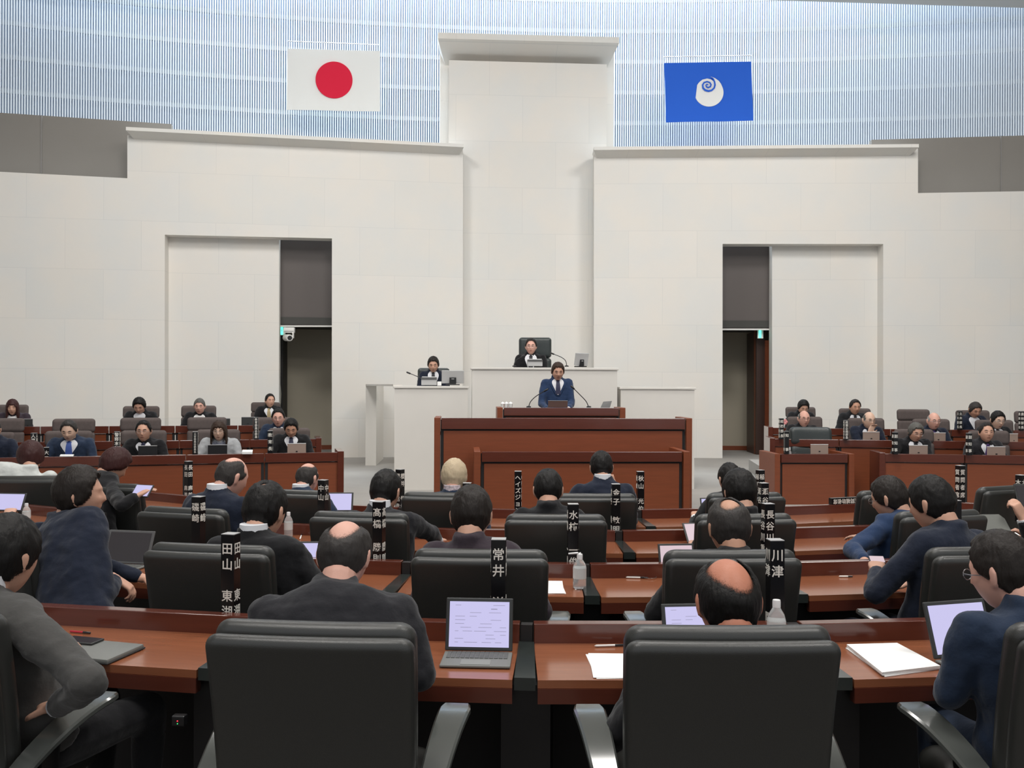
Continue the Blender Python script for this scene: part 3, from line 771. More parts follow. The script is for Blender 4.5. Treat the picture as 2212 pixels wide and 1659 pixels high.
tier('r1', (1905, 980), (2212, 984.5), .86, [1905, 2085, 2270, 2450], ZF,
     ['wooden desk of front right row, %s' % s for s in ('before the man with bushy grey hair', 'before the man with the purple tie', 'past the right frame edge')], endL=True)
tier('r2', (1668, 948), (2212, 955), .97, [1668, 1813, 1960, 2105, 2250, 2400], RF[1],
     ['wooden desk of middle right row, %s' % s for s in ('behind the empty leather chair', 'before the bald man resting his chin', 'before the bald man with white hair', 'before the parted-hair man', 'past the right frame edge')], endL=True)
tier('r3', (1664, 924), (2212, 930), 1.06, [1664, 1790, 1925, 2055, 2190, 2330], RF[2],
     ['wooden desk of back right row, %s' % s for s in ('behind the bald man in glasses', 'behind the bald man resting his chin', 'in front of the empty fabric chair', 'before the man in the open grey jacket', 'past the right frame edge')], endL=True)
# tier platforms
def platform(nm, pA, pB, zt, depth, fl, off=.06):
    a = onZ(*pA, zt); b_ = onZ(*pB, zt); d = (b_-a); d.z = 0; d.normalize(); n = Vector((-d.y, d.x, 0))
    if n.dot(FW) < 0: n = -n
    bm = NB(); a0 = Vector((a.x, a.y, ZF))+n*off; b0 = Vector((b_.x, b_.y, ZF))+n*off
    prism(bm, [a0, b0, b0+n*depth, a0+n*depth], (0, 0, fl-ZF)); struct(obj(nm, bm, CARPET, smooth=False))
platform('floor_tier', (-300, 959.5), (700, 948), .98, 1.5, LF[1]); platform('floor_tier', (-300, 923.8), (640, 918.2), 1.10, 2.6, LF[2])
platform('floor_tier', (1668, 948), (2500, 958.7), .97, 1.4, RF[1]); platform('floor_tier', (1664, 924), (2500, 933), 1.06, 2.4, RF[2])
# the governor's single desk
def framed_desk(name, label, px0, px1, py, Y, depth, ledge=.11, rz=0, zb=ZF, gapL=False, endtop=True):
    a = onY(px0, py, Y); b_ = onY(px1, py, Y); zt = (a.z+b_.z)/2; w_ = (b_.x-a.x)
    t = thing(name, label, 'desk', ((a.x+b_.x)/2, Y, zb), rz); H = zt-zb
    bm = NB(); cuboid(bm, (-w_/2+.085, 0, H-ledge), (w_/2-.085, .055, H), .004); obj('top_ledge', bm, W_TRIM, t, smooth=False)
    bm = NB(); cuboid(bm, (-w_/2+.11, .030, 0), (w_/2-.11, .055, H-ledge-.02)); obj('front_panel', bm, W_PANEL, t, smooth=False)
    bm = NB(); cuboid(bm, (-w_/2+.075, .045, 0), (w_/2-.075, .07, H-.02)); obj('backing_board', bm, W_DARK, t, smooth=False)
    for s in (-1, 1):
        bm = NB(); cuboid(bm, (s*(w_/2-.07), -.01, 0), (s*w_/2, depth, H+.004), .005); obj('end_panel', bm, W_PANEL, t, smooth=False)
    bm = NB(); cuboid(bm, (-w_/2+.07, .07, H-.20), (w_/2-.07, depth-.05, H-.165)); obj('desktop', bm, W_TOP, t, smooth=False)
    return t, zt
framed_desk('governor_desk', 'single reddish wooden desk before the empty leather chair, front right', 1674, 1845, 981, 10.95, .62, rz=-1*D2R)
framed_desk('front_counter', 'wide tall reddish wooden counter before the speaker lectern', 938, 1495, 903.5, 10.3, .55, ledge=.13, zb=ZF)
framed_desk('stenographer_desk', 'low wide wooden desk in front of the tall wooden counter', 1024, 1490, 976, 9.55, .68, ledge=.11, zb=ZF)
framed_desk('lectern_desk', 'narrow wooden lectern desk directly before the standing speaker', 1074, 1351, 881, 10.95, .45, ledge=.10, zb=.18)
bm = NB(); a = onY(1040, 881, 11.45); b_ = onY(1385, 881, 11.45); cuboid(bm, (a.x, 11.42, ZF), (b_.x, 12.40, .33)); struct(obj('floor_rostrum', bm, CARPET, smooth=False))
# ================================================================ PEOPLE
def sstep(a, b_, x):
    t = max(0, min(1, (x-a)/(b_-a))); return t*t*(3-2*t)
HA, HB, HC = .079, .097, .120
def head_pt(dx, dy, dz, extra=0.0):
    x = HA*dx; y = HB*dy; z = HC*dz
    t = max(0, -dz)
    x *= 1-.26*t**1.6
    if dy < 0: y *= 1-.42*t
    else: y *= 1-.06*t
    if dy > 0.2:
        w_ = sstep(.2, .6, dy)
        if z > -.03: g = max(0, min(1, (.014-z)/.042))
        else: g = math.exp(-((z+.03)/.008)**2)
        y += w_*.022*math.exp(-(x/.0115)**2)*g
        y -= w_*.010*math.exp(-((abs(x)-.030)/.014)**2-((z-.006)/.011)**2)
        y += w_*.004*math.exp(-((z-.026)/.008)**2)*(1 if abs(x) < .05 else .3)
        y += w_*.006*math.exp(-(x/.020)**2-((z+.060)/.010)**2)
        y += w_*.008*math.exp(-(x/.024)**2-((z+.098)/.015)**2)
        y += w_*.004*math.exp(-((abs(x)-.045)/.014)**2-((z+.022)/.018)**2)
    p = Vector((x, y, z))
    if extra: p += Vector((dx/HA, dy/HB, dz/HC)).normalized()*extra
    return p
def head_mesh(bm, M):
    nu, nv = 36, 26; rings = []
    for j in range(1, nv):
        el = -math.pi/2+math.pi*j/nv; ring = []
        for i in range(nu):
            a = 2*math.pi*i/nu
            ring.append(bm.verts.new(M @ head_pt(math.cos(el)*math.sin(a), math.cos(el)*math.cos(a), math.sin(el))))
        rings.append(ring)
    bot = bm.verts.new(M @ head_pt(0, 0, -1)); top = bm.verts.new(M @ head_pt(0, 0, 1))
    for a, b_ in zip(rings, rings[1:]):
        for k in range(nu): bm.faces.new((a[k], a[(k+1) % nu], b_[(k+1) % nu], b_[k]))
    for k in range(nu):
        bm.faces.new((bot, rings[0][(k+1) % nu], rings[0][k])); bm.faces.new((top, rings[-1][k], rings[-1][(k+1) % nu]))
    for s in (-1, 1):   # ears: a flattened shell with a rolled rim
        Me = M @ Matrix.Translation((s*.078, -.008, -.004)) @ Matrix.Rotation(s*-.35, 4, 'Z') @ Matrix.Rotation(-.15, 4, 'X')
        ball(bm, (0, 0, 0), (1, 1, 1), None, 4) if False else None
        loft(bm, [Me @ Vector(p) for p in ((s*-.006, .004, -.032), (s*.004, 0, -.026), (s*.008, -.004, -.008), (s*.010, -.008, .010), (s*.008, -.008, .024), (0, -.004, .031))],
             [.006, (.008, .011), (.009, .015), (.009, .018), (.008, .015), .006], n=10)
HL = [(0, .70), (25, .68), (45, .58), (60, .24), (75, -.02), (88, -.10), (100, -.24), (125, -.55), (180, -.72)]
def hairline(A, kind):
    tab = HL
    if kind == 'bob': tab = [(0, .38), (30, .34), (45, .12), (58, -.55), (70, -1.0), (180, -1.05)]
    if kind == 'long': tab = [(0, .36), (28, .30), (42, .0), (52, -.8), (62, -1.1), (180, -1.1)]
    if kind == 'bushy': tab = [(0, .58), (30, .55), (50, .34), (62, .0), (80, -.26), (100, -.36), (125, -.56), (180, -.68)]
    if kind == 'pulled': tab = [(0, .55), (30, .5), (50, .3), (65, .05), (85, -.1), (100, -.25), (180, -.65)]
    for (a0, h0), (a1, h1) in zip(tab, tab[1:]):
        if A <= a1: return h0+(h1-h0)*(A-a0)/(a1-a0)
    return tab[-1][1]
def hair_mesh(M, kind='full', thick=.016, bald=0, bald_tilt=-20, seed=0, part=0, noise_amt=.004):
    """hair as a shell grown on the skull; 'bald' = radius in degrees of the bare patch, tilted back by bald_tilt"""
    bm = NB(); dl = bm.verts.layers.float.new('dens'); nu, nv = 64, 44; bt = bald_tilt*D2R; cb = Vector((0, math.sin(bt), math.cos(bt)))
    vs = {}
    for j in range(nv+1):
        el = -math.pi/2+math.pi*j/nv
        for i in range(nu):
            a = 2*math.pi*i/nu; d = Vector((math.cos(el)*math.sin(a), math.cos(el)*math.cos(a), math.sin(el)))
            A = abs(math.degrees(math.atan2(d.x, d.y)))
            wob = .035*math.sin(A*.35+seed)+.03*math.sin(A*.9+seed*2)
            m_ = sstep(0, .13, d.z-hairline(A, kind)-wob*(.4 if A > 60 else .8))
            if bald:
                ang = math.degrees(math.acos(max(-1, min(1, d.dot(cb)))))
                ang2 = ang+5*math.sin(a*3+seed)
                m_ *= sstep(bald-14, bald+12, ang2)
                if bald > 38 and A < 75: m_ *= sstep(.30, .0, d.z-.15) if d.z > .0 else 1
            side = .6+.4*sstep(-.2, .7, d.z)
            th_ = thick*side*m_
            if kind in ('bob', 'long'):
                th_ = thick*m_*(1.0+.7*sstep(.3, -.6, d.z))
            th_ += m_*noise_amt*(noise.noise(Vector((d.x*7+seed, d.y*7, d.z*3)))+.6*noise.noise(Vector((d.x*18, d.y*18+seed, d.z*6))))
            if part and d.z > .3 and d.y > -.3: th_ -= m_*.005*math.exp(-((d.x-part*.4)/.07)**2)
            q = head_pt(d.x, d.y, d.z)
            if kind in ('bob', 'long') and d.z < 0 and A > 50:
                k = sstep(0, -.7, d.z); lo = .16 if kind == 'bob' else .24
                q = Vector((HA*d.x*(1+0*k), HB*d.y, -HC*.0+d.z*HC))
                horiz = math.hypot(d.x, d.y)
                q = q.lerp(Vector((d.x/max(horiz, .01)*HA*1.0, d.y/max(horiz, .01)*HB*.9, d.z*lo)), k)
            n_ = Vector((d.x/HA, d.y/HB, d.z/HC)).normalized()
            q = q+n_*(th_+.0022*(1-m_))
            vv = bm.verts.new(M @ q); vv[dl] = m_; vs[i, j] = (vv, m_)
    for j in range(nv):
        for i in range(nu):
            c = [vs[i, j], vs[(i+1) % nu, j], vs[(i+1) % nu, j+1], vs[i, j+1]]
            if max(k[1] for k in c) > .04: bm.faces.new([k[0] for k in c])
    for v in [v for v in bm.verts if not v.link_faces]: bm.verts.remove(v)
    bmesh.ops.remove_doubles(bm, verts=bm.verts[:], dist=1e-5)
    return bm
def face_patch(M, xc, zc, w_, h, off=.0025, nx=6, nz=3, arch=0):
    bm = NB(); g = []
    for i in range(nx+1):
        row = []
        for j in range(nz+1):
            u, v = -1+2*i/nx, -1+2*j/nz
            x = xc+w_*u*math.sqrt(1-v*v/2); z = zc+h*v*math.sqrt(1-u*u/2)+arch*(1-u*u)
            dz = z/HC; t = max(0, -dz); dx = x/(HA*(1-.26*t**1.6)); dy = math.sqrt(max(.01, 1-dx*dx-dz*dz)); 
            p = head_pt(dx, dy, dz); row.append(bm.verts.new(M @ (p+Vector((0, off, 0)))))
        g.append(row)
    for i in range(nx):
        for j in range(nz): bm.faces.new((g[i][j], g[i+1][j], g[i+1][j+1], g[i][j+1]))
    return bm
def hand(bm, W, direction, up, s=1, side=1, curl=.5, size=1.0):
    """palm with four unequal bent fingers and a thumb leaving the side of the palm"""
    u = Vector(direction).normalized(); n = Vector(up); n = (n-u*n.dot(u)).normalized(); x = u.cross(n)*side
    W = Vector(W); k = size
    loft(bm, [W-u*.03*k, W, W+u*.03*k, W+u*.07*k, W+u*.092*k], [(.026*k, .020*k), (.027*k, .019*k), (.037*k, .017*k), (.041*k, .015*k), (.036*k, .011*k)], xref=x, n=12, power=2.6)
    for i, (off, L_) in enumerate(((.031, .072), (.0105, .082), (-.0105, .077), (-.031, .060))):
        b0 = W+u*.084*k+x*off*k; a = 0; pts = [b0-u*.012*k, b0]; d_ = u
        for seg in (.44, .32, .24):
            a += curl*(.75+.12*i); d_ = u*math.cos(a)-n*math.sin(a)
            pts.append(pts[-1]+d_*L_*seg*k)
        pts.append(pts[-1]+d_*.004*k)
        loft(bm, pts, [.0085*k, .0092*k, .0086*k, .0078*k, .0068*k, .003*k], n=8)
    b0 = W+u*.022*k+x*.030*k-n*.004*k; t1 = b0+(u*.6+x*.75-n*.35).normalized()*.040*k; t2 = t1+(u*.95+x*.15-n*.35).normalized()*.034*k
    loft(bm, [b0-x*.012*k, b0, t1, t2, t2+u*.004*k], [.010*k, .0125*k, .0098*k, .0078*k, .003*k], n=8)
def ik(S, T_, l1, l2, pole):
    d = T_-S; L = min(d.length, (l1+l2)*.995); u = d.normalized(); a = (l1*l1-l2*l2+L*L)/(2*L); h = math.sqrt(max(0, l1*l1-a*a))
    p = pole-u*pole.dot(u); p.normalize(); return S+u*a+p*h, S+u*L
def bez(a, b_, c, t): return a*(1-t)**2+b_*2*t*(1-t)+c*t*t
SK = {'a': (.58, .33, .235), 'b': (.50, .27, .18), 'pink': (.66, .37, .29), 'pale': (.66, .44, .33), 'red': (.50, .20, .125)}
HAIRC = {'black': (.008, .007, .0065), 'dark': (.017, .013, .011), 'brown': (.035, .020, .013), 'maroon': (.042, .014, .013), 'grey': (.10, .097, .088), 'blond': (.50, .40, .27), 'salt': (.034, .030, .028), 'white': (.30, .29, .27)}
SUITS = {'black': (.0105, .0105, .012), 'char': (.020, .020, .0235), 'navy': (.012, .0165, .031), 'navy2': (.018, .030, .058), 'blue': (.020, .040, .095), 'grey': (.062, .060, .057), 'lgrey': (.36, .37, .38), 'white': (.55, .57, .55), 'plum': (.036, .026, .034)}
for k, v in SK.items(): mat('skin_'+k, v, .5, .35, bump=.08, bscale=120)
def hm(k):
    if 'hair_'+k in MATS: return MATS['hair_'+k]
    mt = mat('hair_'+k, HAIRC[k], .5, .22, bump=.6, bscale=70, stretch=(1, 1, .22)); nt = mt.node_tree; N_ = nt.nodes; Lk = nt.links
    at = N_.new('ShaderNodeAttribute'); at.attribute_name = 'dens'
    tc = N_.new('ShaderNodeTexCoord'); mp = N_.new('ShaderNodeMapping'); mp.inputs['Scale'].default_value = (1, 1, .25); Lk.new(tc.outputs['Object'], mp.inputs[0])
    nz = N_.new('ShaderNodeTexNoise'); nz.inputs['Scale'].default_value = 260; Lk.new(mp.outputs[0], nz.inputs['Vector'])
    ad = N_.new('ShaderNodeMath'); ad.operation = 'MULTIPLY_ADD'; ad.inputs[1].default_value = 1.5; Lk.new(at.outputs['Fac'], ad.inputs[0]); Lk.new(nz.outputs[0], ad.inputs[2])
    mr = N_.new('ShaderNodeMapRange'); mr.inputs[1].default_value = .62; mr.inputs[2].default_value = 1.15; Lk.new(ad.outputs[0], mr.inputs[0])
    Lk.new(mr.outputs[0], N_['Principled BSDF'].inputs['Alpha']); return mt
def smt(k): return mat('suit_'+k, SUITS[k], .85, .15, bump=.9, bscale=13, sheen=.15)
DTEX = bpy.data.textures.new('folds', 'CLOUDS'); DTEX.noise_scale = .11; DTEX.noise_depth = 2
def modrem(o, vox, sm=3, disp=0):
    r = o.modifiers.new('remesh', 'REMESH'); r.mode = 'VOXEL'; r.voxel_size = vox; r.use_smooth_shade = True
    if sm:
        s = o.modifiers.new('smooth', 'SMOOTH'); s.factor = .5; s.iterations = sm
    if disp:
        d_ = o.modifiers.new('folds', 'DISPLACE'); d_.texture = DTEX; d_.strength = disp; d_.mid_level = .5; d_.texture_coords = 'LOCAL'
PEOPLE = {}
def person(key, label, head, rz, pitch=8, hyaw=0, roll=0, seat=None, fl=0, hip=None, hair=('full', 'black'), skin='a', suit='black', shirt=True, tie=None, glasses=False,
           bald=0, btilt=-20, hands=None, curl=.5, front=False, vox=.013, lean=.22, elbows=None, standing=False, sz=1.0, thick=.016, shirt_m=None, wide=1.0, neck_shirt=False, hand_up=None, hand_dir=None, hipz=.52, part=0, handvox=None, group=None):
    head = Vector(head)
    fwd = Vector((-math.sin(rz), math.cos(rz), 0)); rgt = Vector((math.cos(rz), math.sin(rz), 0))
    if hip is None:
        if seat is not None: hip = Vector((seat[0].x, seat[0].y, 0))+fwd*.42
        else: hip = Vector((head.x, head.y, 0))-fwd*lean
    base = Vector((hip.x, hip.y, fl))
    t = thing('person', label, 'person', base, rz, group)
    inv = (Matrix.Translation(base) @ Matrix.Rotation(rz, 4, 'Z')).inverted()
    hl = inv @ head
    Rh = Matrix.Rotation(-hyaw*D2R, 4, 'Z') @ Matrix.Rotation(-pitch*D2R, 4, 'X') @ Matrix.Rotation(roll*D2R, 4, 'Y')
    M = Matrix.Translation(hl) @ Rh @ Matrix.Scale(sz, 4)
    H = Vector((0, 0, .93 if standing else hipz))
    N = hl + Rh.to_3x3() @ Vector((0, -.048, -.096))*sz; N.y -= .026; N.z = min(N.z, hl.z-.08)
    # shoulders stay below the neck
    C1 = (H+N)*.5+Vector((0, -.05, .03))
    hb = Vector((H.x*.5+N.x*.5, H.y, H.z))
    prof = [(0, .175, .125), (.15, .178, .125), (.35, .168, .115), (.55, .185, .122), (.72, .203, .122), (.85, .204, .112), (.91, .184, .098), (.96, .130, .084), (1.0, .074, .070)]
    def S(tt): return bez(H, C1, N, tt)
    sk = MATS['skin_'+skin]; sm = smt(suit)
    tangent = (N-C1).normalized()
    # arms
    arms = []
    for s in (-1, 1):
        So = S(.865)+Vector((s*.178*wide, .0, 0)); 
        tgt = None
        if hands: tgt = hands[0 if s < 0 else 1]
        if tgt is None: tgt = Vector((s*.15, hl.y+.20, .62 if front else .76)) if not standing else Vector((s*.2, .30, 1.0))
        elif isinstance(tgt, tuple) and len(tgt) == 2 and tgt[0] == 'w': tgt = inv @ Vector(tgt[1])
        else: tgt = Vector(tgt)
        pole = Vector((s*.6, -.35, -.9))
        if elbows and elbows[0 if s < 0 else 1] is not None and elbows[0 if s < 0 else 1][0] not in ('e', 'ew'): pole = Vector(elbows[0 if s < 0 else 1])
        E, Wp = ik(So, tgt, .30, .265, pole)
        if elbows and elbows[0 if s < 0 else 1] is not None and elbows[0 if s < 0 else 1][0] in ('e', 'ew'):
            eo = elbows[0 if s < 0 else 1]; E = Vector(eo[1]) if eo[0] == 'e' else inv @ Vector(eo[1]); Wp = tgt
        arms.append((s, So, E, Wp))
    # body: one continuous surface (skull, neck, trunk, arms, hands)
    bm = NB(); head_mesh(bm, M)
    loft(bm, [N-Vector((0, 0, .10)), N-Vector((0, 0, .03)), N+(hl-N)*.35, hl+Rh.to_3x3() @ Vector((0, -.022, -.045))], [.07, .060, .058, .054], n=14)
    if not front or True:
        loft(bm, [S(p[0]*.98) for p in prof], [(p[1]*.76*wide, p[2]*.72) for p in prof], n=16)
    for s, So, E, Wp in arms:
        limb(bm, So, E, .036, .030); limb(bm, E, Wp, .030, .024)
        u = (Wp-E).normalized(); up = Vector((0, 0, 1)) if abs(u.z) < .85 else Vector((0, -1, 0))
        if hand_up and hand_up[0 if s < 0 else 1] is not None: up = Vector(hand_up[0 if s < 0 else 1])
        dirn = u if not (u.z < -.15) else Vector((u.x, u.y, u.z*.3))
        if hand_dir and hand_dir[0 if s < 0 else 1] is not None: dirn = Vector(hand_dir[0 if s < 0 else 1])
        hand(bm, Wp, dirn, up, side=-s, curl=curl)
    b_ = obj('body', bm, sk, t); modrem(b_, handvox or .0075, 1)
    # jacket
    bm = NB(); loft(bm, [S(p[0]) for p in prof], [(p[1]*wide, p[2]) for p in prof], n=22, power=2.25)
    for s, So, E, Wp in arms:
        limb(bm, So-Vector((s*.015, 0, .012)), E, .066, .052, n=14); limb(bm, E, E.lerp(Wp, .86), .052, .039, n=14)
        ball(bm, So+Vector((-s*.022, 0, .000)), (.068, .064, .058))
    # collar of the jacket
    loft(bm, [N-Vector((0, 0, .045)), N-Vector((0, 0, .015)), N+Vector((0, -.002, .036))], [(.092, .092), (.077, .077), (.069, .070)], n=18)
    j = obj('jacket', bm, sm, t); modrem(j, vox, 2, disp=.030)
    if front:
        # lapels with the shirt opening and tie on the chest
        def surf(tt, ang, off):
            for (a0, x0, y0), (a1, x1, y1) in zip(prof, prof[1:]):
                if tt <= a1: k = (tt-a0)/(a1-a0); rx = (x0+(x1-x0)*k)*wide; ry = y0+(y1-y0)*k; break
            c = S(tt); tg = (S(min(1, tt+.02))-S(tt-.02)).normalized(); x, y = frame_of(tg); 
            ca, sa = math.cos(ang), math.sin(ang); cx = math.copysign(abs(ca)**.889, ca); sy = math.copysign(abs(sa)**.889, sa)
            yy = y if y.y > 0 else -y
            return c+x*(rx+off)*cx+yy*(ry+off)*sy
        def strip(t0, t1, f, off, n=10, nu=6):
            bm = NB(); g = []
            for i in range(n+1):
                tt = t0+(t1-t0)*i/n; hw = f(i/n); row = []
                for k in range(nu+1):
                    ww = -hw+2*hw*k/nu; rx = .18; ang = math.pi/2-ww/.13
                    row.append((surf(tt, ang, off), surf(tt, ang, off-.012)))
                g.append([(bm.verts.new(a), bm.verts.new(c)) for a, c in row])
            for i in range(n):
                for k in range(nu):
                    bm.faces.new((g[i][k][0], g[i][k+1][0], g[i+1][k+1][0], g[i+1][k][0])); bm.faces.new((g[i][k][1], g[i+1][k][1], g[i+1][k+1][1], g[i][k+1][1]))
                for k in (0, nu): bm.faces.new((g[i][k][0], g[i+1][k][0], g[i+1][k][1], g[i][k][1]))
            return bm
        if shirt:
            shm = shirt_m or SHIRT
            bm = strip(.52, .985, lambda u: .004+.056*u, .013)
            loft(bm, [N-Vector((0, -.004, .03)), N+Vector((0, .004, .018))], [(.070, .068), (.062, .062)], n=18)
            for s, So, E, Wp in arms:
                bc = NB(); loft(bc, [E.lerp(Wp, .80), E.lerp(Wp, .94)], [.034, .032], n=14); obj('cuff', bc, shm, t)
            obj('shirt', bm, shm, t)
            bmc = strip(.50, .97, lambda u: .016+.068*u, .009); lp = obj('lapels', bmc, sm, t)
            if tie:
                bm = strip(.54, .955, lambda u: .018-.008*u+(.008 if u > .92 else 0), .019, nu=3)
                ball(bm, surf(.962, math.pi/2, .018), (.016, .012, .016), seg=8); obj('tie', bm, tie, t)
        for s in (-1, 1):
            obj('eye', face_patch(M, s*.030, .004, .0135, .0042, .004), mat('eye_dark', (.03, .018, .014), .3), t)
            obj('eyebrow', face_patch(M, s*.031, .029, .018, .0038, .003, arch=.003), mat('eyebrow', (.03, .02, .016), .8), t)
        obj('lips', face_patch(M, 0, -.062, .022, .0045, .003), mat('lips', (.27, .095, .075), .5), t)
    elif shirt:
        bm = NB(); loft(bm, [N-Vector((0, 0, .01)), N+Vector((0, .000, .055))], [(.068, .070), (.063, .065)], n=18)
        for s, So, E, Wp in arms:
            bc = NB(); loft(bc, [E.lerp(Wp, .80), E.lerp(Wp, .955)], [.035, .034], n=14); obj('cuff', bc, shirt_m or SHIRT, t)
        obj('shirt', bm, shirt_m or SHIRT, t)
    if glasses:
        bm = NB(); gm = METAL if glasses == 1 else BLACK
        for s in (-1, 1):
            pr = None; c = Vector((s*.032, .098, .002)); ring0 = []
            pts = [M @ (c+Vector((.023*math.cos(a*math.pi/7), -.006*abs(math.cos(a*math.pi/7))*0, .017*math.sin(a*math.pi/7)))) for a in range(15)]
            loft(bm, pts, [.0016]*15, n=5, caps=False)
            loft(bm, [M @ Vector((s*.055, .096, .006)), M @ Vector((s*.078, .06, .004)), M @ Vector((s*.083, -.01, .000))], [.0018]*3, n=5)
        loft(bm, [M @ Vector((-.009, .10, .006)), M @ Vector((.009, .10, .006))], [.0016]*2, n=5)
        obj('glasses', bm, gm, t)
    kind, col = hair
    bm = hair_mesh(M, kind, thick, bald, btilt, seed=len(PEOPLE)*1.7, part=part); obj('hair', bm, hm(col), t)
    if bald > 30 or kind == 'pulled':
        pass
    # trousers and shoes
    bm = NB()
    for s in (-1, 1):
        if standing:
            limb(bm, (s*.09, 0, .90), (s*.10, .02, .48), .095, .065); limb(bm, (s*.10, .02, .48), (s*.11, 0, .09), .065, .05)
        else:
            limb(bm, (s*.09, .0, hipz), (s*.12, .38, hipz), .088, .066); limb(bm, (s*.12, .38, hipz-.02), (s*.12, .36, .10), .062, .045)
    tr = obj('trousers', bm, sm if suit not in ('lgrey', 'white', 'grey') else smt('black'), t); modrem(tr, .02, 1)
    for s in (-1, 1):
        bm = NB(); y0 = 0 if standing else .36; loft(bm, [(s*.115, y0-.07, .045), (s*.115, y0, .05), (s*.12, y0+.10, .035), (s*.12, y0+.17, .02)], [(.036, .04), (.04, .045), (.042, .032), (.02, .015)], n=10); obj('shoe', bm, BLACK, t)
    PEOPLE[key] = t
    return t
def seated(key, label, px, py, d, skey, rzx=0, dh=None, **k):
    p, z, rz = SEAT[skey]; cdp = (Vector((p.x, p.y, 1))-CAM).dot(FW)
    d1 = max(d, cdp+.36)
    if d1 > d: k['sz'] = min(1.12, k.get('sz', 1.0)*d1/d); d = d1
    if isinstance(dh, (int, float)): k['hip'] = P(dh, 1300, max(d-.12, cdp+.30))
    return person(key, label, P(px, py, d), rz+rzx*D2R, seat=(p,), fl=z, **k)
def W(px, py, d): return ('w', P(px, py, d))
def Wz(px, py, z): return ('w', onZ(px, py, z))
# ---- members, seen from behind
seated('grey', 'person in a grey suit at the left edge, elbow on a chair arm', 12, 1205, 2.72, 'A1', rzx=-16, pitch=6, hyaw=-12, hair=('bushy', 'black'), suit='grey', hands=(None, W(120, 1528, 2.74)), elbows=(None, ('ew', P(196, 1478, 2.56))), curl=.8, wide=1.12, vox=.010, handvox=.0055, thick=.02)
seated('a2', 'person in black with a grey balding crown, leaning forward in the foreground', 744, 1203, 2.95, 'A2', rzx=8, pitch=20, hyaw=10, hair=('full', 'salt'), bald=46, btilt=-22, suit='char', skin='pink', shirt=False, wide=1.26, vox=.010, hip=P(715, 1500, 2.66), hands=(None, (.16, .52, .73)), elbows=(None, ('ew', P(908, 1462, 2.78))))
seated('a3', 'person with a large shiny bald crown ringed by black hair, foreground right', 1572, 1303, 2.60, 'A3', pitch=14, sz=1.09, hair=('full', 'black'), bald=47, btilt=-34, skin='red', suit='black', wide=1.05, vox=.011, shirt=False)
seated('a4', 'person in a navy suit with glasses at the right edge, elbow on chair arm', 2166, 1238, 2.78, 'A4', rzx=-2, pitch=12, hyaw=-28, hair=('full', 'dark'), shirt=False, suit='navy2', skin='pink', glasses=1, wide=1.1, vox=.010, hip=P(2245, 1700, 2.72), hands=((.02, .45, .70), None), elbows=(('ew', P(2050, 1500, 2.72)), None), thick=.018)
seated('b1', 'person in navy with tousled black hair turned to the right, hand hanging out', 172, 1072, 4.0, 'B1', rzx=-14, pitch=-4, hyaw=38, hair=('bushy', 'dark'), shirt=False, suit='navy', thick=.026, hands=(None, W(250, 1250, 4.30)), elbows=(None, ('ew', P(226, 1285, 4.08))), hand_dir=(None, (.55, .45, -.5)), curl=.7, wide=1.18, handvox=.006, vox=.010, hip=P(180, 1300, 4.0))
seated('b2', 'person with neat black hair in a black suit, writing, second row left', 572, 1106, 3.72, 'B2', rzx=0, pitch=12, hyaw=6, hair=('full', 'black'), bald=9, btilt=-22, suit='black', wide=1.1, dh=600, vox=.011)
seated('b3', 'person in a plum jacket with thinning dark hair, second row centre', 1018, 1115, 3.78, 'B3', pitch=10, hair=('full', 'dark'), bald=10, btilt=-30, suit='plum', shirt=False, wide=1.05, thick=.018)
seated('b4', 'person with a greying bald patch, second row, right of centre', 1575, 1142, 3.68, 'B4', pitch=8, hair=('full', 'salt'), bald=32, btilt=-24, shirt=False, suit='black', hands=((-.05, .50, .70), None), elbows=(('ew', P(1412, 1325, 4.0)), None), skin='b')
seated('b5', 'person in dark navy leaning left with a phone in hand', 2013, 1090, 3.95, 'B5', rzx=12, pitch=10, hyaw=-14, hair=('bushy', 'black'), shirt=False, suit='navy', hands=(W(1893, 1232, 4.25), None), wide=1.05, dh=2008, curl=.8, elbows=((-1.0, -.5, -.7), None))
seated('c1', 'person with a bald crown in a navy suit, white collar showing, third row left', 500, 1032, 5.2, 'C1', rzx=-4, pitch=18, hyaw=22, hair=('full', 'salt'), bald=44, btilt=-6, suit='navy', skin='pink', wide=1.1, dh=482, thick=.010)
seated('c2', 'person with black hair in a charcoal suit, right elbow out, third row', 833, 1063, 5.1, 'C2', pitch=10, hyaw=8, hair=('full', 'black'), suit='char', wide=1.05, hands=(None, (.22, .55, .72)), elbows=(None, (1.4, -.2, -.4)), dh=838)
seated('c3', 'person with short black hair and greying top, third row centre', 1184, 1060, 5.3, 'C3', pitch=14, hair=('full', 'black'), bald=7, suit='black', shirt=False)
seated('c4', 'person with bushy black hair hiding the one in front, third row right', 1598, 1066, 4.85, 'C4', pitch=12, hair=('bushy', 'black'), suit='black', thick=.022, shirt=False)
seated('c5', 'person in a blue suit with glasses leaning left, third row right', 1922, 1078, 4.75, 'C5', rzx=14, pitch=14, hyaw=-16, hair=('bushy', 'dark'), shirt=False, suit='blue', glasses=1, dh=1898, hands=(W(1868, 1212, 5.0), None), elbows=((-1.3, -.3, -.5), None), wide=1.0)
seated('c6', 'person mostly outside the right edge holding up a dark tablet', 2275, 1075, 5.25, 'C6', rzx=6, pitch=10, hair=('full', 'black'), suit='black', hands=(W(2207, 1118, 5.55), None), curl=.9)
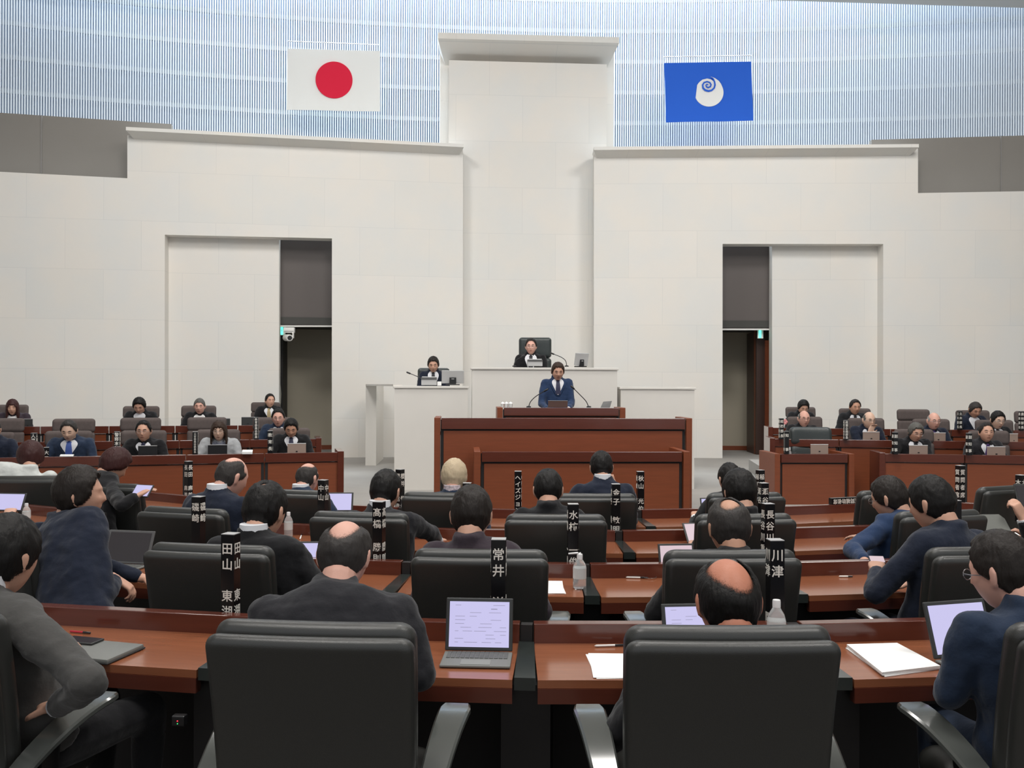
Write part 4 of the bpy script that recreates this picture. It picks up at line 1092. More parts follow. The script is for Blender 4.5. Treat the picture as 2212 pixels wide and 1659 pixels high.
seated('c0', 'person outside the left edge whose hand holds a lit tablet', -70, 1050, 5.9, 'C1', rzx=-10, pitch=10, hair=('full', 'black'), suit='char', hip=P(-70, 1200, 5.8), hands=(None, W(18, 1116, 6.15)), curl=.8, handvox=.006)
seated('d0', 'person with maroon hair in a white jacket, front row far left', 66, 990, 7.7, 'D0', rzx=10, pitch=20, hyaw=-12, hair=('bushy', 'maroon'), suit='white', shirt=False, thick=.030, sz=1.1, wide=1.3, hip=P(-14, 1110, 7.75))
seated('d9', 'person with reddish hair in black bending over a tablet, front row left', 246, 1006, 6.55, 'D9', rzx=-14, pitch=32, hyaw=12, hair=('bushy', 'maroon'), suit='black', shirt=False, thick=.030, hip=P(212, 1120, 6.9), hands=((.02, .5, .66), W(296, 1072, 6.86)), elbows=(None, ('ew', P(262, 1092, 6.78))), curl=.3, handvox=.006)
seated('d1', 'small bald head of a person in blue, front row left of centre', 664, 1034, 6.9, 'D1', pitch=10, hyaw=10, hair=('full', 'salt'), bald=42, btilt=-12, suit='navy2', skin='pink', dh=676, thick=.010)
seated('d2', 'person with short blond hair and patterned collar, front row centre', 981, 1032, 6.2, 'D2', pitch=4, hair=('bushy', 'blond'), suit='navy2', skin='pink', thick=.020, shirt_m=mat('patterned_cloth', (.5, .42, .45), .8, var=.5, vscale=60))
seated('d3', 'person with black hair resting chin on right hand, front row', 1299, 1011, 6.8, 'D3', pitch=4, hair=('full', 'black'), suit='navy', hands=(None, W(1331, 1062, 6.95)), elbows=(None, ('e', (.27, .30, .73))), hand_up=(None, (-.6, -1, .2)), curl=.35, wide=1.1, dh=1302)
seated('d4', 'person in black with dark hair behind a screen, front row right', 1576, 1036, 6.9, 'D4', pitch=6, hair=('full', 'black'), suit='black', dh=1572)
# ---- officials and the rostrum, seen from the front
TIE = lambda n, c: mat('tie_'+n, c, .6)
TB, TK, TT, TP = TIE('blue', (.05, .10, .35)), TIE('black', (.012, .012, .018)), TIE('tan', (.42, .33, .18)), TIE('purple', (.06, .03, .14))
TN = TIE('navy', (.02, .022, .06))
def official(key, label, px, py, skey, fwdoff=.30, **k):
    p, z, rz = SEAT[skey]
    pp = Vector((p.x, p.y, 0))-Vector((-math.sin(rz), math.cos(rz), 0))*-fwdoff
    d = (pp-CAM).dot(FW); k.setdefault('vox', .012)
    h = P(px, py, d)
    hp = Vector((h.x, h.y, 0))-Vector((-math.sin(rz), math.cos(rz), 0))*.12
    return person(key, label, h, rz, fl=z, hip=hp, front=True, hipz=.41, handvox=.009, **k)
official('l3a', 'person with long maroon hair and dark jacket, back left row', 27, 880, 'l3a', hair=('long', 'maroon'), suit='plum', pitch=8, hyaw=-10, thick=.014, shirt_m=PAPER)
official('l3b', 'young person with black hair looking down, open white collar, back left row', 301, 877, 'l3b', hair=('bushy', 'black'), suit='black', pitch=28, thick=.022)
official('l3c', 'person with pulled-back grey hair in black, back left row', 431, 878, 'l3c', hair=('pulled', 'grey'), suit='black', pitch=6, skin='pink', thick=.010, shirt_m=PAPER)
official('l3d', 'person with tan tie looking right, back left row', 583, 866, 'l3d', hair=('full', 'black'), suit='black', tie=TT, pitch=0, hyaw=-22)
official('l2e', 'person in blue suit and glasses, middle left row', 601, 903, 'l2e', hair=('full', 'black'), suit='navy2', tie=TN, glasses=1, pitch=6, skin='pink')
official('l1a', 'person in dark navy cut off by the left frame edge', -18, 930, 'l1a', hair=('full', 'black'), suit='navy', tie=TK)
official('l1b', 'person in navy suit with bright blue tie, front left row', 149, 931, 'l1b', hair=('full', 'salt'), suit='navy2', tie=TB, pitch=18, wide=1.12, skin='pale')
official('l1c', 'person in glasses behind a dark laptop, front left row', 310, 932, 'l1c', hair=('full', 'black'), suit='black', tie=TN, glasses=1, pitch=2)
official('l1d', 'person with brown bob hair in light grey jacket', 473, 931, 'l1d', hair=('bob', 'brown'), suit='lgrey', pitch=6, glasses=1, skin='pale', thick=.016, shirt_m=mat('patterned_blouse', (.12, .13, .17), .8, var=.7, vscale=70))
official('l1e', 'person with black hair looking down at a tan laptop, left rows', 629, 925, 'l1e', hair=('bushy', 'black'), suit='black', tie=TN, pitch=24, skin='b')
official('r3a', 'person with thick black hair looking down, back right row', 1735, 880, 'r3a', hair=('bushy', 'black'), suit='black', pitch=26, thick=.024)
official('r3b', 'person with short dark hair in black suit, back right row', 1847, 880, 'r3b', hair=('full', 'dark'), suit='black', tie=TK, pitch=6, skin='b')
official('r3c', 'person with greying hair leaning sideways, jacket open, back right row', 2106, 886, 'r3c', hair=('bushy', 'salt'), suit='navy', pitch=24, skin='b')
official('r2a', 'bald person with dark-rimmed glasses behind the empty leather chair', 1737, 905, 'r2a', hair=('full', 'grey'), bald=62, btilt=14, suit='black', glasses=2, pitch=2, skin='pink', thick=.006)
official('r2b', 'bald person resting chin on hand behind a tan laptop', 1877, 908, 'r2b', hair=('full', 'grey'), bald=60, btilt=12, suit='navy', tie=TK, glasses=1, pitch=6, hyaw=-8, thick=.006, skin='pale', hands=((-.12, .34, .60), (.03, .22, .76)))
official('r2c', 'bald person with white side hair and purple tie, middle right row', 2017, 910, 'r2c', hair=('full', 'white'), bald=62, btilt=12, suit='navy', tie=TP, glasses=1, pitch=4, skin='pink', thick=.006)
official('r2d', 'person with parted black hair and thin glasses, middle right row', 2155, 908, 'r2d', hair=('bushy', 'black'), suit='black', tie=TK, glasses=1, pitch=12, skin='pale')
official('r1a', 'person with bushy grey hair and glasses, hand beside a tan laptop', 1978, 935, 'r1a', hair=('bushy', 'grey'), suit='black', tie=TK, glasses=1, pitch=13, skin='a', thick=.022, wide=1.08, hands=((.02, .36, .66), (.20, .36, .60)))
official('r1b', 'person in grey suit with purple tie, face lifted, front right row', 2131, 935, 'r1b', hair=('full', 'dark'), suit='char', tie=TP, pitch=-4, hyaw=10, skin='a')
pz = 1.02; pr = (180-5)*D2R
h = P(1147, 749, 13.35)
person('pres', 'person in glasses presiding from the topmost white dais', h, pr, fl=pz, hip=Vector((h.x, h.y+.10, 0)), hair=('full', 'dark'), suit='black', tie=TK, glasses=1, pitch=2, front=True, skin='pink', wide=1.1, handvox=.009)
h = P(936, 788, 13.35)
person('clerk', 'person looking down at the left wing of the white dais', h, 180*D2R, fl=.77, hip=Vector((h.x, h.y+.10, 0)), hair=('bushy', 'dark'), suit='navy', tie=TK, pitch=16, front=True, skin='a', handvox=.009)
h = P(1205, 803, 11.75)
person('speaker', 'person standing at the wooden lectern in a blue suit reading', h, 181*D2R, fl=.33, hip=Vector((h.x, h.y+.05, 0)), hair=('bushy', 'brown'), suit='blue', tie=TN, pitch=14, front=True, skin='a', standing=True, wide=.96, hands=((-.10, .30, 1.04), (.16, .30, 1.04)), elbows=((-.35, -.5, -.8), (.35, -.5, -.8)), part=.3, handvox=.008)
# ================================================================ NAME PLATES
FACES = {'back': Matrix(((1, 0, 0, 0), (0, 0, -1, 0), (0, 1, 0, 0), (0, 0, 0, 1))), 'right': Matrix(((0, 0, 1, 0), (1, 0, 0, 0), (0, 1, 0, 0), (0, 0, 0, 1))), 'left': Matrix(((0, 0, -1, 0), (-1, 0, 0, 0), (0, 1, 0, 0), (0, 0, 0, 1)))}
def name_plate(loc, rz, h, w_, chars, size, pitch, label, top=.028, group='black upright name plates'):
    t = thing('name_plate', label, 'name plate', loc, rz, group)
    bm = NB(); box(bm, (0, 0, h/2), (w_, w_*.92, h), .0015); obj('block', bm, PLATE, t, smooth=False)
    bm = NB(); box(bm, (0, 0, h+.0012), (w_*.98, w_*.9, .0022)); obj('metal_cap', bm, SILVER, t, smooth=False)
    bm = NB(); cap = int((h-.02-top)/pitch+.3)
    for f, off in (('back', w_*.46), ('right', w_/2), ('left', w_/2)):
        T_ = Matrix.Translation({'back': (0, -off-.0006, h-top), 'right': (off+.0006, 0, h-top), 'left': (-off-.0006, 0, h-top)}[f]) @ FACES[f]
        vert_chars(bm, chars[:max(cap, len(chars))], size, pitch, 0, T_, bold=.012 if size > .03 else .0)
    obj('lettering', bm, WHITE_INK, t, smooth=False)
def mplate(px, row, chars, label, rot=0, h=.31, pitch=None, size=.050):
    p = on_arc(px, RL[row]-.052-.028); z = RZ[row]+.775-.05; h += .05
    n = max(len(chars), 1); pitch = pitch or min(.0635, (h-.034)/n)
    name_plate((p.x, p.y, z+.0005), theta(p)*D2R+rot*D2R, h, .058, chars, size, pitch, label)
mplate(500, 'A', '田山　東湖', 'black name plate at the left on the nearest ledge, beside a dark suited back', rot=-4)
mplate(1079, 'A', '常井　洋治', 'black name plate rising behind the open tablet on the nearest ledge')
mplate(1676, 'A', '川津　　隆', 'black name plate right of the very bald head on the nearest ledge', rot=1)
mplate(430, 'B', '磯崎　　達', 'black name plate on the left of the second ledge, before a third row chair', rot=-4)
mplate(820, 'B', '髙橋　勝則', 'black name plate above the grey balding head, second ledge', rot=-8)
mplate(1239, 'B', '水柿　一俊', 'black name plate with the pump bottle at its foot', rot=2)
mplate(1660, 'B', '長谷川重幸', 'black name plate just above the foreground plate with the bald man, second ledge', rot=4)
mplate(2062, 'B', '　金　　　', 'black name plate half hidden behind the ear of the man in dark navy')
mplate(699, 'C', '中山　一生', 'black name plate before the small bald head, third ledge', rot=-10)
mplate(1010, 'C', '　　　　　', 'black name plate mostly hidden behind dark hair, below the blond person')
mplate(1331, 'C', '金子　敏明', 'black name plate below the man resting his chin, third ledge')
mplate(1650, 'C', '瀬谷　幸伸', 'black name plate between bushy black hair and a chair, third ledge', rot=4)
mplate(2206, 'C', '木村　喜一', 'black name plate at the right frame edge against a chair back')
mplate(101, 'D', '大足　光司', 'black name plate right of the maroon-haired woman in white, front ledge', rot=-15)
mplate(408, 'D', '長田　麻美', 'black name plate turned cornerwise between the woman in black and the bald man', rot=-8)
mplate(865, 'D', '櫻井　信幸', 'black name plate beside the head of the man with elbow out, front ledge', rot=-25)
mplate(1120, 'D', 'ヘイズジョン', 'black name plate with phonetic letters, centre of the front ledge')
mplate(1384, 'D', '秋山　光伯', 'black name plate right of the man resting his chin, front ledge')
mplate(1643, 'D', '稲川　新吾', 'black name plate with a two sided face behind bushy black hair, front ledge', rot=6)
q = P(2074, 1082, 7.95)
name_plate((q.x, q.y, .655), 13*D2R, .325, .062, '質問者席', .052, .068, 'tall black two-sided name plate on the angled desk at right')
p0 = on_arc(1825, RL['D']-.026); t = thing('name_plate', 'low black name plate lying lengthwise on the front ledge, right', 'name plate', (p0.x, p0.y, RZ['D']+.7755), theta(p0)*D2R)
bm = NB(); box(bm, (0, 0, .028), (.30, .045, .055), .001); obj('block', bm, PLATE, t, smooth=False)
bm = NB(); add_text(bm, '質問補助者席', .046, Matrix.Translation((0, -.0236, .028)) @ FACES['back'] @ Matrix.Rotation(math.pi, 4, 'Z'), bold=.012); obj('lettering', bm, WHITE_INK, t, smooth=False)
def oplate(px, yt, yb, zt, chars, label, rz=0):
    p = onZ(px, yb, zt) if px != 1699 else onY(px, yb, 10.965)
    if px == 1699: zt = onY(1760, 981, 10.95).z
    p = p+FW*.012; h = (yb-yt)*(p-CAM).dot(FW)/F_PX; n = len(chars)
    name_plate((p.x, p.y, zt+.0005), rz, h, .054, chars, min(.045, (h-.02)/n*.98), (h-.02)/n, label, top=.01)
oplate(72, 936, 986, .92, '人事委員会', 'black name plate in front of the left officials, at far left', .15)
oplate(252, 933, 984, .92, '警察本部長', 'black name plate between the blue-tie man and the man in glasses', .15)
oplate(421, 933, 981.5, .92, '公安委員会委員長', 'black name plate left of the woman in light grey', .15)
oplate(583, 931, 979, .92, '教育長', 'black name plate left of the official looking down at a tan laptop', .15)
oplate(553, 902, 949.2, .98, '教育委員会委員', 'black name plate beside the official in blue and glasses', .1)
oplate(1688, 904, 949, .97, '総務部長', 'black name plate left of the bald official in glasses')
oplate(1828, 908, 950.5, .97, '政策企画部長', 'black name plate left of the bald official resting his chin')
oplate(2074, 888, 929, 1.06, '土木部長', 'black name plate before the official with the open jacket')
oplate(2207, 889, 930, 1.06, '農林部長', 'black name plate at the right frame edge, back right row')
oplate(1699, 930, 979, .86, '知　事', 'black name plate beside the empty leather chair')
oplate(1934, 934, 981.5, .86, '副知事', 'black name plate left of the official with bushy grey hair')
oplate(2094, 936, 983.5, .86, '副知事', 'black name plate left of the official with lifted face')

# ================================================================ TABLETS, LAPTOPS
def tablet(loc, rz, label, screen, w_=.25, h=.185, tilt=18, deck=True, lid=None, back=None, text=False, name='tablet_computer', cat='tablet'):
    t = thing(name, label, cat, loc, rz)
    T_ = Matrix.Translation((0, 0, .012)) @ Matrix.Rotation(-tilt*D2R, 4, 'X')
    lidm = back or CASE_D
    bm = NB(); box(bm, (0, 0, h/2), (w_, .010, h), .004, seg=2)
    for v in bm.verts: v.co = T_ @ v.co
    obj('lid', bm, lidm, t, smooth=False)
    bm = NB(); box(bm, (0, -.0056, h/2), (w_*.89, .002, h*.86))
    for v in bm.verts: v.co = T_ @ v.co
    s = obj('screen', bm, screen, t, smooth=False)
    if text:
        bm = NB(); rr = random.Random(3)
        for k in range(11):
            z = h*.86-k*h*.07; x = -w_*.36
            while x < w_*.38:
                L_ = rr.uniform(.012, .05)
                if rr.random() < .55: box(bm, (x+L_/2, -.0068, z), (L_, .0004, .0016 if k != 1 else .003))
                x += L_+rr.uniform(.006, .03)
            if k == 1: pass
        for v in bm.verts: v.co = T_ @ v.co
        obj('document_text', bm, mat('grey_screen_text', (.30, .29, .42), .5, emis=.35), s, smooth=False)
    if deck:
        bm = NB(); box(bm, (0, -.085, .006), (w_, .165, .010), .004); d = obj('keyboard_deck', bm, CASE_G, t, smooth=False)
        bm = NB()
        for i in range(13):
            for j in range(5): box(bm, (-w_*.45+w_*.9*(i+.5)/13, -.018-.0155*j, .0125), (w_*.9/13*.82, .0125, .002))
        obj('keys', bm, mat('grey_keys', (.12, .125, .12), .6), d, smooth=False)
        bm = NB(); box(bm, (0, -.130, .0116), (w_*.42, .055, .001)); obj('touchpad', bm, mat('light_touchpad', (.23, .24, .22), .5), d, smooth=False)
    return t
def S_(px, py, row): return onZ(px, py, RZ[row]+.7012)
def tloc(px, py, row): v = S_(px, py, row); return v
tablet(tloc(1034, 1413, 'A'), -6*D2R, 'open tablet showing a document, with a grey keyboard, in the foreground', SCREEN, w_=.250, h=.190, tilt=14, text=True)
tablet(tloc(1506, 1412, 'A'), 2*D2R, 'lit tablet half hidden behind the very bald head', SCREEN, w_=.25, h=.17, text=True)
tablet(tloc(2085, 1425, 'A'), 12*D2R, 'lit tablet at the right edge beside the paper stack', SCREEN, w_=.27, h=.20)
tablet(tloc(668, 1233, 'B'), 0, 'small lit tablet left of the grey balding head', SCREEN, w_=.17, h=.15, deck=False)
tablet(tloc(270, 1222, 'B'), -14*D2R, 'open laptop with a dark screen beside the person in navy', SCREEN_OFF, w_=.29, h=.19, tilt=22, back=mat('grey_lid', (.10, .10, .10), .4), name='laptop', cat='laptop')
tablet(tloc(728, 1108, 'C'), 0, 'lit tablet right of the black plate below the small bald head', SCREEN, w_=.26, h=.16, deck=False)
tablet(tloc(1464, 1243, 'B'), 2*D2R, 'pinkish lit tablet peeking out left of a second row chair', SCREEN_P, w_=.20, h=.16, deck=False)
tablet(tloc(1518, 1176, 'C'), 8*D2R, 'pinkish tablet left of the greying bald patch', SCREEN_P, w_=.22, h=.155, tilt=40)
tablet(tloc(1540, 1116, 'D'), 6*D2R, 'lit tablet in front of the person at the front row, right of centre', SCREEN, w_=.2, h=.15, deck=False)
tablet(S_(12, 1046, 'D'), -12*D2R, 'lit tablet before the maroon-haired person in white', SCREEN, w_=.20, h=.13, deck=False, tilt=35)
q = P(16, 1108, 6.25); tablet(q, -8*D2R, 'lit tablet held by a hand at the left frame edge', SCREEN, w_=.22, h=.135, tilt=25, deck=False)
q = P(300, 1077, 6.88); tablet(q, -22*D2R, 'bright lilac tablet under the hand of the person in black', SCREEN, w_=.17, h=.115, tilt=40, deck=False)
q = P(2222, 1112, 5.62); tablet(q, 0, 'dark tablet held up at the right frame edge', SCREEN_OFF, w_=.12, h=.19, tilt=20, deck=False)
q = P(1897, 1222, 4.36); tablet(q, -10*D2R, 'phone held by the person in dark navy', SCREEN_P, w_=.075, h=.05, tilt=60, deck=False, name='phone', cat='phone')
# grey cover leaning at right
q = P(2152, 1170, 5.55); t = thing('tablet_cover', 'grey tablet cover with clipped corners leaning near the right edge', 'tablet cover', q, -20*D2R)
bm = NB(); T_ = Matrix.Rotation(-38*D2R, 4, 'X'); pts = [(-.10, 0, .03), (-.06, 0, 0), (.12, 0, 0), (.07, 0, .17), (.04, 0, .20), (-.10, 0, .19)]
prism(bm, [T_ @ Vector(p) for p in pts], T_ @ Vector((0, .008, 0))); obj('cover', bm, mat('warm_grey_cover', (.13, .135, .12), .6), t, smooth=False)
bm = NB(); prism(bm, [T_ @ (Vector(p)*1.035+Vector((0, .0085, -.004))) for p in pts], T_ @ Vector((0, .008, 0))); obj('rim', bm, CASE_D, t, smooth=False)
# folded case at left on nearest desk
q = S_(205, 1412, 'A'); t = thing('tablet_case', 'closed grey tablet case on the nearest desk at left', 'tablet case', q, -18*D2R)
bm = NB(); box(bm, (0, 0, .010), (.27, .20, .018), .006); obj('cover', bm, CASE_G, t)
bm = NB(); box(bm, (0, 0, .004), (.276, .206, .006), .002); obj('rim', bm, CASE_D, t, smooth=False)
q = S_(178, 1397, 'A'); t = thing('phone', 'black phone lying on the closed grey tablet case', 'phone', q+Vector((0, 0, .0198)), -18*D2R)
bm = NB(); box(bm, (0, 0, .004), (.14, .07, .008), .003); obj('case', bm, CASE_D, t); bm = NB(); box(bm, (0, 0, .0083), (.13, .062, .0008)); obj('screen', bm, SCREEN_OFF, t, smooth=False)
# officials' laptops: lids face the camera
def olaptop(px, ytop, w_px, line, rz, label, m_=CASE_T, dark=False):
    pa, pb, zt, sf = line
    yl = pa[1]+(pb[1]-pa[1])*(px-pa[0])/(pb[0]-pa[0]); f = onZ(px, yl, zt) if pa is not GOV[0] else onY(px, 981, 10.95)
    d = (f-CAM).dot(FW)+.17; p = P(px, ytop, d); w_ = w_px*d/F_PX; base = sf+.001; h = p.z-base
    t = thing('laptop', label, 'laptop', (p.x, p.y, base), rz)
    bm = NB(); box(bm, (0, 0, h/2), (w_, .008, h), .003); obj('lid', bm, m_, t, smooth=False)
    bm = NB(); box(bm, (0, 0, h), (w_*.99, .014, .006)); obj('lid_edge', bm, CAPM if not dark else SILVER, t, smooth=False)
    bm = NB(); box(bm, (0, .085, .007), (w_, .16, .012), .003); obj('keyboard_deck', bm, CASE_D, t, smooth=False)
    bm = NB(); box(bm, (0, -.0055, h-.09), (w_*.10, .003, .012)); obj('emblem', bm, BLACK, t, smooth=False)
LN1 = ((0, 989), (739, 977), .92, .92-.105); LN3 = ((0, 922), (680, 918), 1.10, 1.10-.105)
RN1 = ((1905, 980), (2212, 984.5), .86, .86-.105); RN2 = ((1668, 948), (2212, 955), .97, .97-.105)
gz = onY(1760, 981, 10.95).z; GOV = ((1674, 981), (1845, 981), gz, gz-.165)
olaptop(319, 963, 39, LN1, .15, 'dark laptop before the man in glasses, front left row', BLACK, dark=True)
olaptop(470, 961, 40, LN1, .15, 'dark laptop before the woman in light grey', BLACK, dark=True)
olaptop(641, 958, 39, LN1, .15, 'tan laptop at the right end of the front left row')
olaptop(1770, 960, 39, GOV, 0, 'tan laptop before the empty leather chair')
olaptop(1984, 962, 41, RN1, 0, 'tan laptop before the person with bushy grey hair')
olaptop(2152, 965, 41, RN1, 0, 'tan laptop before the person with lifted face')
olaptop(1882, 933, 37, RN2, 0, 'tan laptop before the bald person resting chin')
olaptop(2027, 935, 32, RN2, 0, 'tan laptop before the bald person with white side hair')
olaptop(2190, 937, 18, RN2, 0, 'tan laptop corner before the parted-hair person')
olaptop(536, 901, 28, LN3, .1, 'dark laptop lid left of the tan-tie person, back left row', CASE_D, dark=True)
olaptop(60, 905, 20, LN3, .1, 'dark laptop beside the long-haired person, back left row', CASE_D, dark=True)
olaptop(490, 904, 14, LN3, .1, 'small dark box beside the grey-haired woman', CASE_D, dark=True)
# papers
def sheet(pts, row, label, hgt=.003, name='paper_sheet', n=1, z=None):
    c = [onZ(x, y, (z if z else RZ[row]+.7008)) for x, y in pts]; o0 = sum(c, Vector())/4
    t = thing(name, label, 'paper', o0, 0); rr = random.Random(len(label))
    for k in range(n):
        bm = NB(); a = rr.uniform(-.05, .05) if n > 1 else 0
        base = k*hgt/n; pts_ = [Matrix.Rotation(a, 4, 'Z') @ (p-o0)+Vector((0, 0, base)) for p in c]
        prism(bm, pts_, (0, 0, hgt/n*.8)); obj('sheet', bm, PAPER, t, smooth=False)
sheet([(1268, 1413), (1400, 1413), (1420, 1466), (1285, 1466)], 'A', 'white sheets left of the big chair on the nearest desk', n=2)
sheet([(1829, 1400), (1938, 1397), (2031, 1447), (1905, 1462)], 'A', 'thick stack of white papers on the nearest desk at right', .016, 'paper_stack', 4)
sheet([(1165, 1256), (1212, 1256), (1222, 1283), (1160, 1283)], 'B', 'small white papers left of the pump bottle', .004, n=2)
sheet([(2165, 1152), (2240, 1150), (2250, 1168), (2180, 1168)], 'C', 'white papers at the right frame edge, third row', .004, n=3)
sheet([(131, 983.5), (160, 983.5), (158, 986.5), (129, 986.5)], 'A', 'thin white pad before the man with the blue tie', .012, z=.921)
sheet([(524, 976), (546, 976), (545, 981), (523, 981)], 'A', 'small white folded papers right of the woman in light grey', .03, z=.921)
# pens
def pen(a, b_, row, label, m_=WHITEP):
    A_, B_ = S_(*a, row)+Vector((0, 0, .005)), S_(*b_, row)+Vector((0, 0, .005)); t = thing('pen', label, 'pen', A_, 0)
    B_ = B_-A_; bm = NB(); loft(bm, [(0, 0, 0), B_*.06, B_*.65], [.001, .0042, .0042], n=8); obj('barrel', bm, m_, t)
    bm = NB(); loft(bm, [B_*.65, B_*.97, B_], [.0046, .0044, .002], n=8); obj('cap', bm, BLACK, t)
pen((1284, 1398), (1352, 1396), 'A', 'white pen left of the big chair on the nearest desk')
pen((1838, 1398), (1915, 1396), 'A', 'pen lying above the thick paper stack')
pen((150, 1366), (196, 1370), 'A', 'red pen on the nearest desk at far left', mat('red_pen', (.45, .02, .04), .3))
pen((1352, 1249), (1400, 1250), 'B', 'white pen on the second row desk right of centre')
pen((1812, 1247), (1842, 1247), 'B', 'small white pen on the second row desk at right')
pen((648, 1166), (652, 1155), 'C', 'white pen upright-looking beside a clear bottle, third row', PAPER)
bm = NB(); L_ = [S_(1404+14*math.cos(a), 1249+3*math.sin(a), 'B')+Vector((0, 0, .006)) for a in [k*math.pi/8 for k in range(17)]]
loft(bm, L_, [.0016]*17, n=5, caps=False); tag(obj('spectacles', bm, METAL), 'thin wire spectacles lying by the white pen, second row', 'glasses')
# bottles
def bottle(loc, h, r, label, pump=False, lab=True):
    t = thing('water_bottle' if not pump else 'pump_bottle', label, 'bottle', loc)
    bm = NB(); lathe(bm, [(r*.8, 0), (r, h*.03), (r, h*.30), (r*.95, h*.33), (r, h*.36), (r, h*.62), (r*.86, h*.72), (r*.48, h*.83), (r*.40, h*.86)], n=20); obj('body', bm, CLEAR, t)
    bm = NB(); lathe(bm, [(r*.44, h*.86), (r*.44, h*.97), (r*.40, h*1.0)], n=16); cp = obj('cap', bm, CAPM, t)
    if lab: 
        bm = NB(); lathe(bm, [(r*1.015, h*.30), (r*1.015, h*.60)], n=20); obj('label_band', bm, mat('pale_bottle_label', (.62, .63, .62), .4), t)
    if pump:
        bm = NB(); loft(bm, [(0, 0, h*.99), (0, 0, h*1.02), (-r*.3, 0, h*1.03), (-r*1.7, 0, h*1.01)], [r*.3, r*.22, r*.16, r*.12], n=8); obj('nozzle', bm, CAPM, t)
q = S_(1252, 1271, 'B'); bottle(q, .175, .034, 'clear pump bottle on the second row desk', pump=True)
q = S_(1677, 1408, 'A'); bottle(q, .195, .034, 'clear water bottle right of the very bald head')
q = S_(57, 1131, 'C'); bottle(q, .155, .030, 'clear water bottle at the far left, third row')
q = S_(623, 1160, 'C'); bottle(q, .175, .030, 'clear water bottle beside the neat black-haired head')
q = onY(1706, 975, 11.05); bottle(Vector((q.x, q.y, gz-.164)), .245, .022, 'small white bottle beside the empty leather chair', lab=True)
# ---- things on the dais and the lectern
def gooseneck(pts, d, label):
    c = [P(x, y, d) for x, y in pts]; t = thing('gooseneck_microphone', label, 'microphone', c[0]); c = [p-c[0] for p in c]
    bm = NB(); lathe(bm, [(.03, 0), (.03, .012), (.012, .02)], n=12); obj('base', bm, BLACK, t)
    # smooth the neck
    q = []
    for i in range(len(c)-1):
        for k in range(6):
            u = k/6; p0 = c[max(i-1, 0)]; p1 = c[i]; p2 = c[i+1]; p3 = c[min(i+2, len(c)-1)]
            q.append(.5*((2*p1)+(p2-p0)*u+(2*p0-5*p1+4*p2-p3)*u*u+(3*p1-p0-3*p2+p3)*u**3))
    q.append(c[-1]); bm = NB(); loft(bm, q, [.0055]*len(q), n=6); obj('neck', bm, BLACK, t)
    u = (c[-1]-c[-2]).normalized(); bm = NB(); loft(bm, [c[-1]-u*.01, c[-1], c[-1]+u*.05, c[-1]+u*.06], [.006, .012, .012, .006], n=8); obj('microphone_head', bm, BLACK, t)
gooseneck([(1142, 880), (1146, 868), (1158, 856), (1176, 845)], 11.25, 'thin microphone left of the standing speaker')
gooseneck([(1272, 880), (1266, 867), (1254, 854), (1240, 840)], 11.25, 'thin microphone right of the standing speaker')
gooseneck([(1111, 792), (1112, 783), (1117, 776), (1126, 771)], 12.8, 'thin microphone left of the president')
gooseneck([(1224, 792), (1222, 780), (1213, 772), (1196, 765)], 12.8, 'thin microphone right of the president')
gooseneck([(922, 832), (917, 822), (903, 814), (886, 807)], 12.9, 'long microphone pointing left of the clerk')
def monitor(px, ytop, d, w_px, h_px, rz, label, tilt=8):
    k = d/F_PX; w_ = w_px*k; h = h_px*k; p = P(px, ytop+h_px, d); t = thing('monitor', label, 'monitor', (p.x, p.y, p.z), rz)
    T_ = Matrix.Rotation(tilt*D2R, 4, 'X')
    bm = NB(); vs = box(bm, (0, 0, h*.56), (w_, .03, h*.88), .006); 
    for v in bm.verts: v.co = T_ @ v.co
    obj('casing', bm, SILVER, t, smooth=False)
    bm = NB(); box(bm, (0, .018, h*.56), (w_*.92, .004, h*.78))
    for v in bm.verts: v.co = T_ @ v.co
    obj('screen', bm, SCREEN_OFF, t, smooth=False)
    bm = NB(); box(bm, (0, -.03, h*.30), (w_*.30, .04, h*.45), .004); obj('stand', bm, BLACK, t, smooth=False)
    bm = NB(); box(bm, (0, .0, .008), (w_*.62, .14, .016), .004); obj('foot', bm, BLACK, t, smooth=False)
    bm = NB(); box(bm, (0, -.052, h*.42), (w_*.12, .003, .010)); obj('badge', bm, SILVER, t, smooth=False)
monitor(978, 800, 12.85, 48, 32, 2*D2R, 'silver monitor seen from behind on the clerk dais')
monitor(1254, 762, 12.8, 32, 31, 22*D2R, 'silver monitor turned sideways on the president dais', tilt=14)
def reading_box(px, ytop, d, w_px, h_px, label):
    k = d/F_PX; p = P(px, ytop+h_px, d); t = thing('document_stand', label, 'stand', (p.x, p.y, p.z)); w_ = w_px*k; h = h_px*k
    bm = NB(); box(bm, (0, 0, h/2), (w_, .14, h), .004); obj('casing', bm, SILVER, t, smooth=False)
    bm = NB(); box(bm, (0, -.072, h*.84), (w_, .006, h*.3)); obj('dark_band', bm, mat('dark_grey_band', (.09, .09, .09), .5), t, smooth=False)
    bm = NB(); box(bm, (0, .0, h+.006), (w_*.9, .12, .008)); obj('paper_top', bm, PAPER, t, smooth=False)
reading_box(1155, 777, 12.78, 32, 14, 'silver document stand before the president')
reading_box(927, 815, 12.85, 33, 17, 'silver document stand before the clerk')
q = P(949, 833, 12.82); t = thing('clock', 'tiny white desk card beside the clerk monitor', 'card', q); bm = NB(); box(bm, (0, 0, .03), (.06, .02, .06), .003); obj('card', bm, PAPER, t, smooth=False)
p = P(1205, 881, 11.2); t = thing('laptop', 'brown laptop lid before the standing speaker on the lectern', 'laptop', (p.x, p.y, p.z+.004), 0)
bm = NB(); box(bm, (0, 0, .043), (.25, .008, .085), .003); obj('lid', bm, mat('brown_lid', (.09, .045, .035), .4), t, smooth=False)
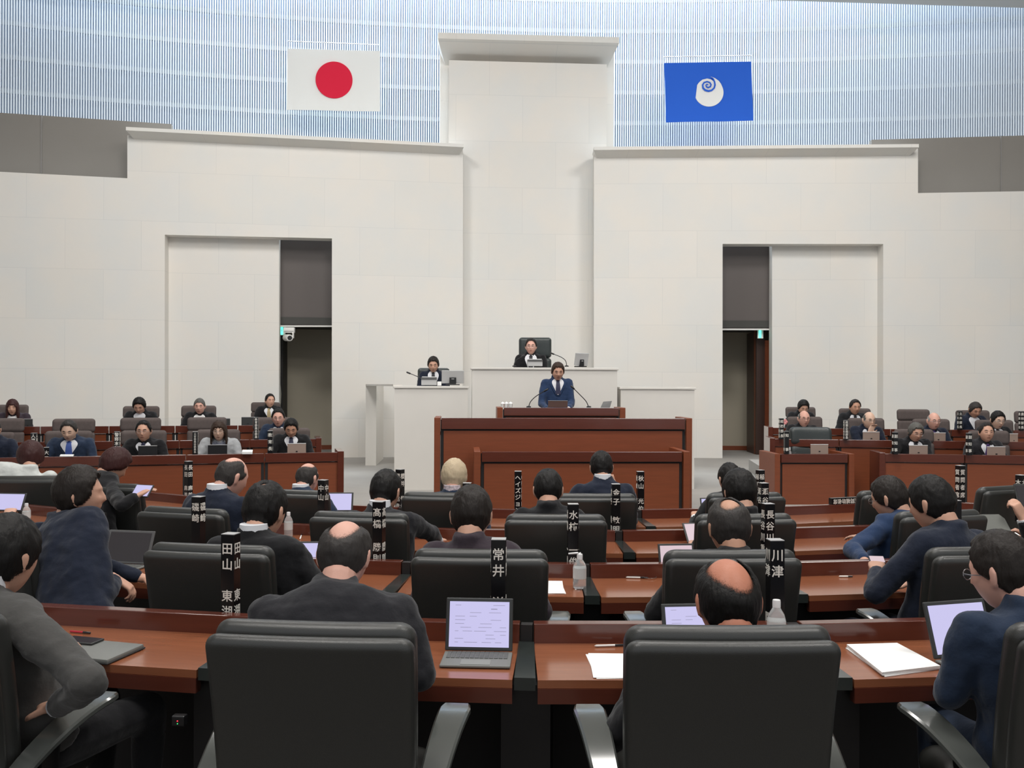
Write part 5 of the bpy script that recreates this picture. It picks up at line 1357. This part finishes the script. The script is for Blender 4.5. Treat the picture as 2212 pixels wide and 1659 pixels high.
bm = NB(); box(bm, (0, -.002, .087), (.252, .010, .004)); obj('lid_edge', bm, SILVER, t, smooth=False)
bm = NB(); box(bm, (0, .07, .004), (.25, .12, .01)); obj('keyboard_deck', bm, CASE_D, t, smooth=False)
p = P(1309, 881, 11.2); t = thing('control_panel', 'black slanted control box at the right of the lectern', 'device', (p.x, p.y, p.z+.003), -10*D2R)
bm = NB(); prism(bm, [(-.07, -.02, 0), (.05, -.02, 0), (.075, .02, .085), (-.035, .02, .075)], (0, .03, 0)); obj('casing', bm, BLACK, t, smooth=False)
for i, x in enumerate((1086, 1094, 1103)):
    p = P(x, 881, 11.2-.03*i); t = thing('covered_glass', ['leftmost of three covered water glasses on the lectern', 'middle one of three covered water glasses on the lectern', 'rightmost of three covered water glasses on the lectern'][i], 'glass', (p.x, p.y, p.z+.002), 0, 'covered glasses on the lectern')
    bm = NB(); lathe(bm, [(.018, 0), (.023, .005), (.025, .045), (.022, .05)], n=14); obj('tumbler', bm, CLEAR, t)
    bm = NB(); lathe(bm, [(.027, .05), (.022, .062), (.008, .070), (.006, .078)], n=14); obj('lid', bm, CAPM, t)
# pink flower tag on a plate; status lights under a desk
q = onZ(1688, 949, .97)+FW*.012+Vector((.046, -.012, .235)); t = thing('paper_flower', 'pink paper flower fixed beside the plate of the back right rows', 'flower', q)
for k in range(5):
    a = k*72*D2R; bm = NB(); ball(bm, (.022*math.cos(a), 0, .022*math.sin(a)), (.018, .006, .018), seg=8); obj('petal', bm, mat('pink_paper', (.75, .30, .30), .7), t)
q = P(382, 1560, 2.95); t = thing('microphone_unit', 'dark unit with tiny red and green lamps under the nearest desk', 'device', q-Vector((0, 0, .03)), -8*D2R)
bm = NB(); box(bm, (0, .02, .03), (.045, .03, .035), .004); obj('casing', bm, BLACK, t, smooth=False)
bm = NB(); ball(bm, (0, .004, .032), (.0022, .002, .0022), seg=8); obj('red_lamp', bm, mat('red_lamp', (.9, .03, .05), .4, emis=2), t)
bm = NB(); ball(bm, (0, .004, .023), (.0016, .002, .0016), seg=8); obj('green_lamp', bm, mat('green_lamp', (.05, .8, .2), .4, emis=2), t)
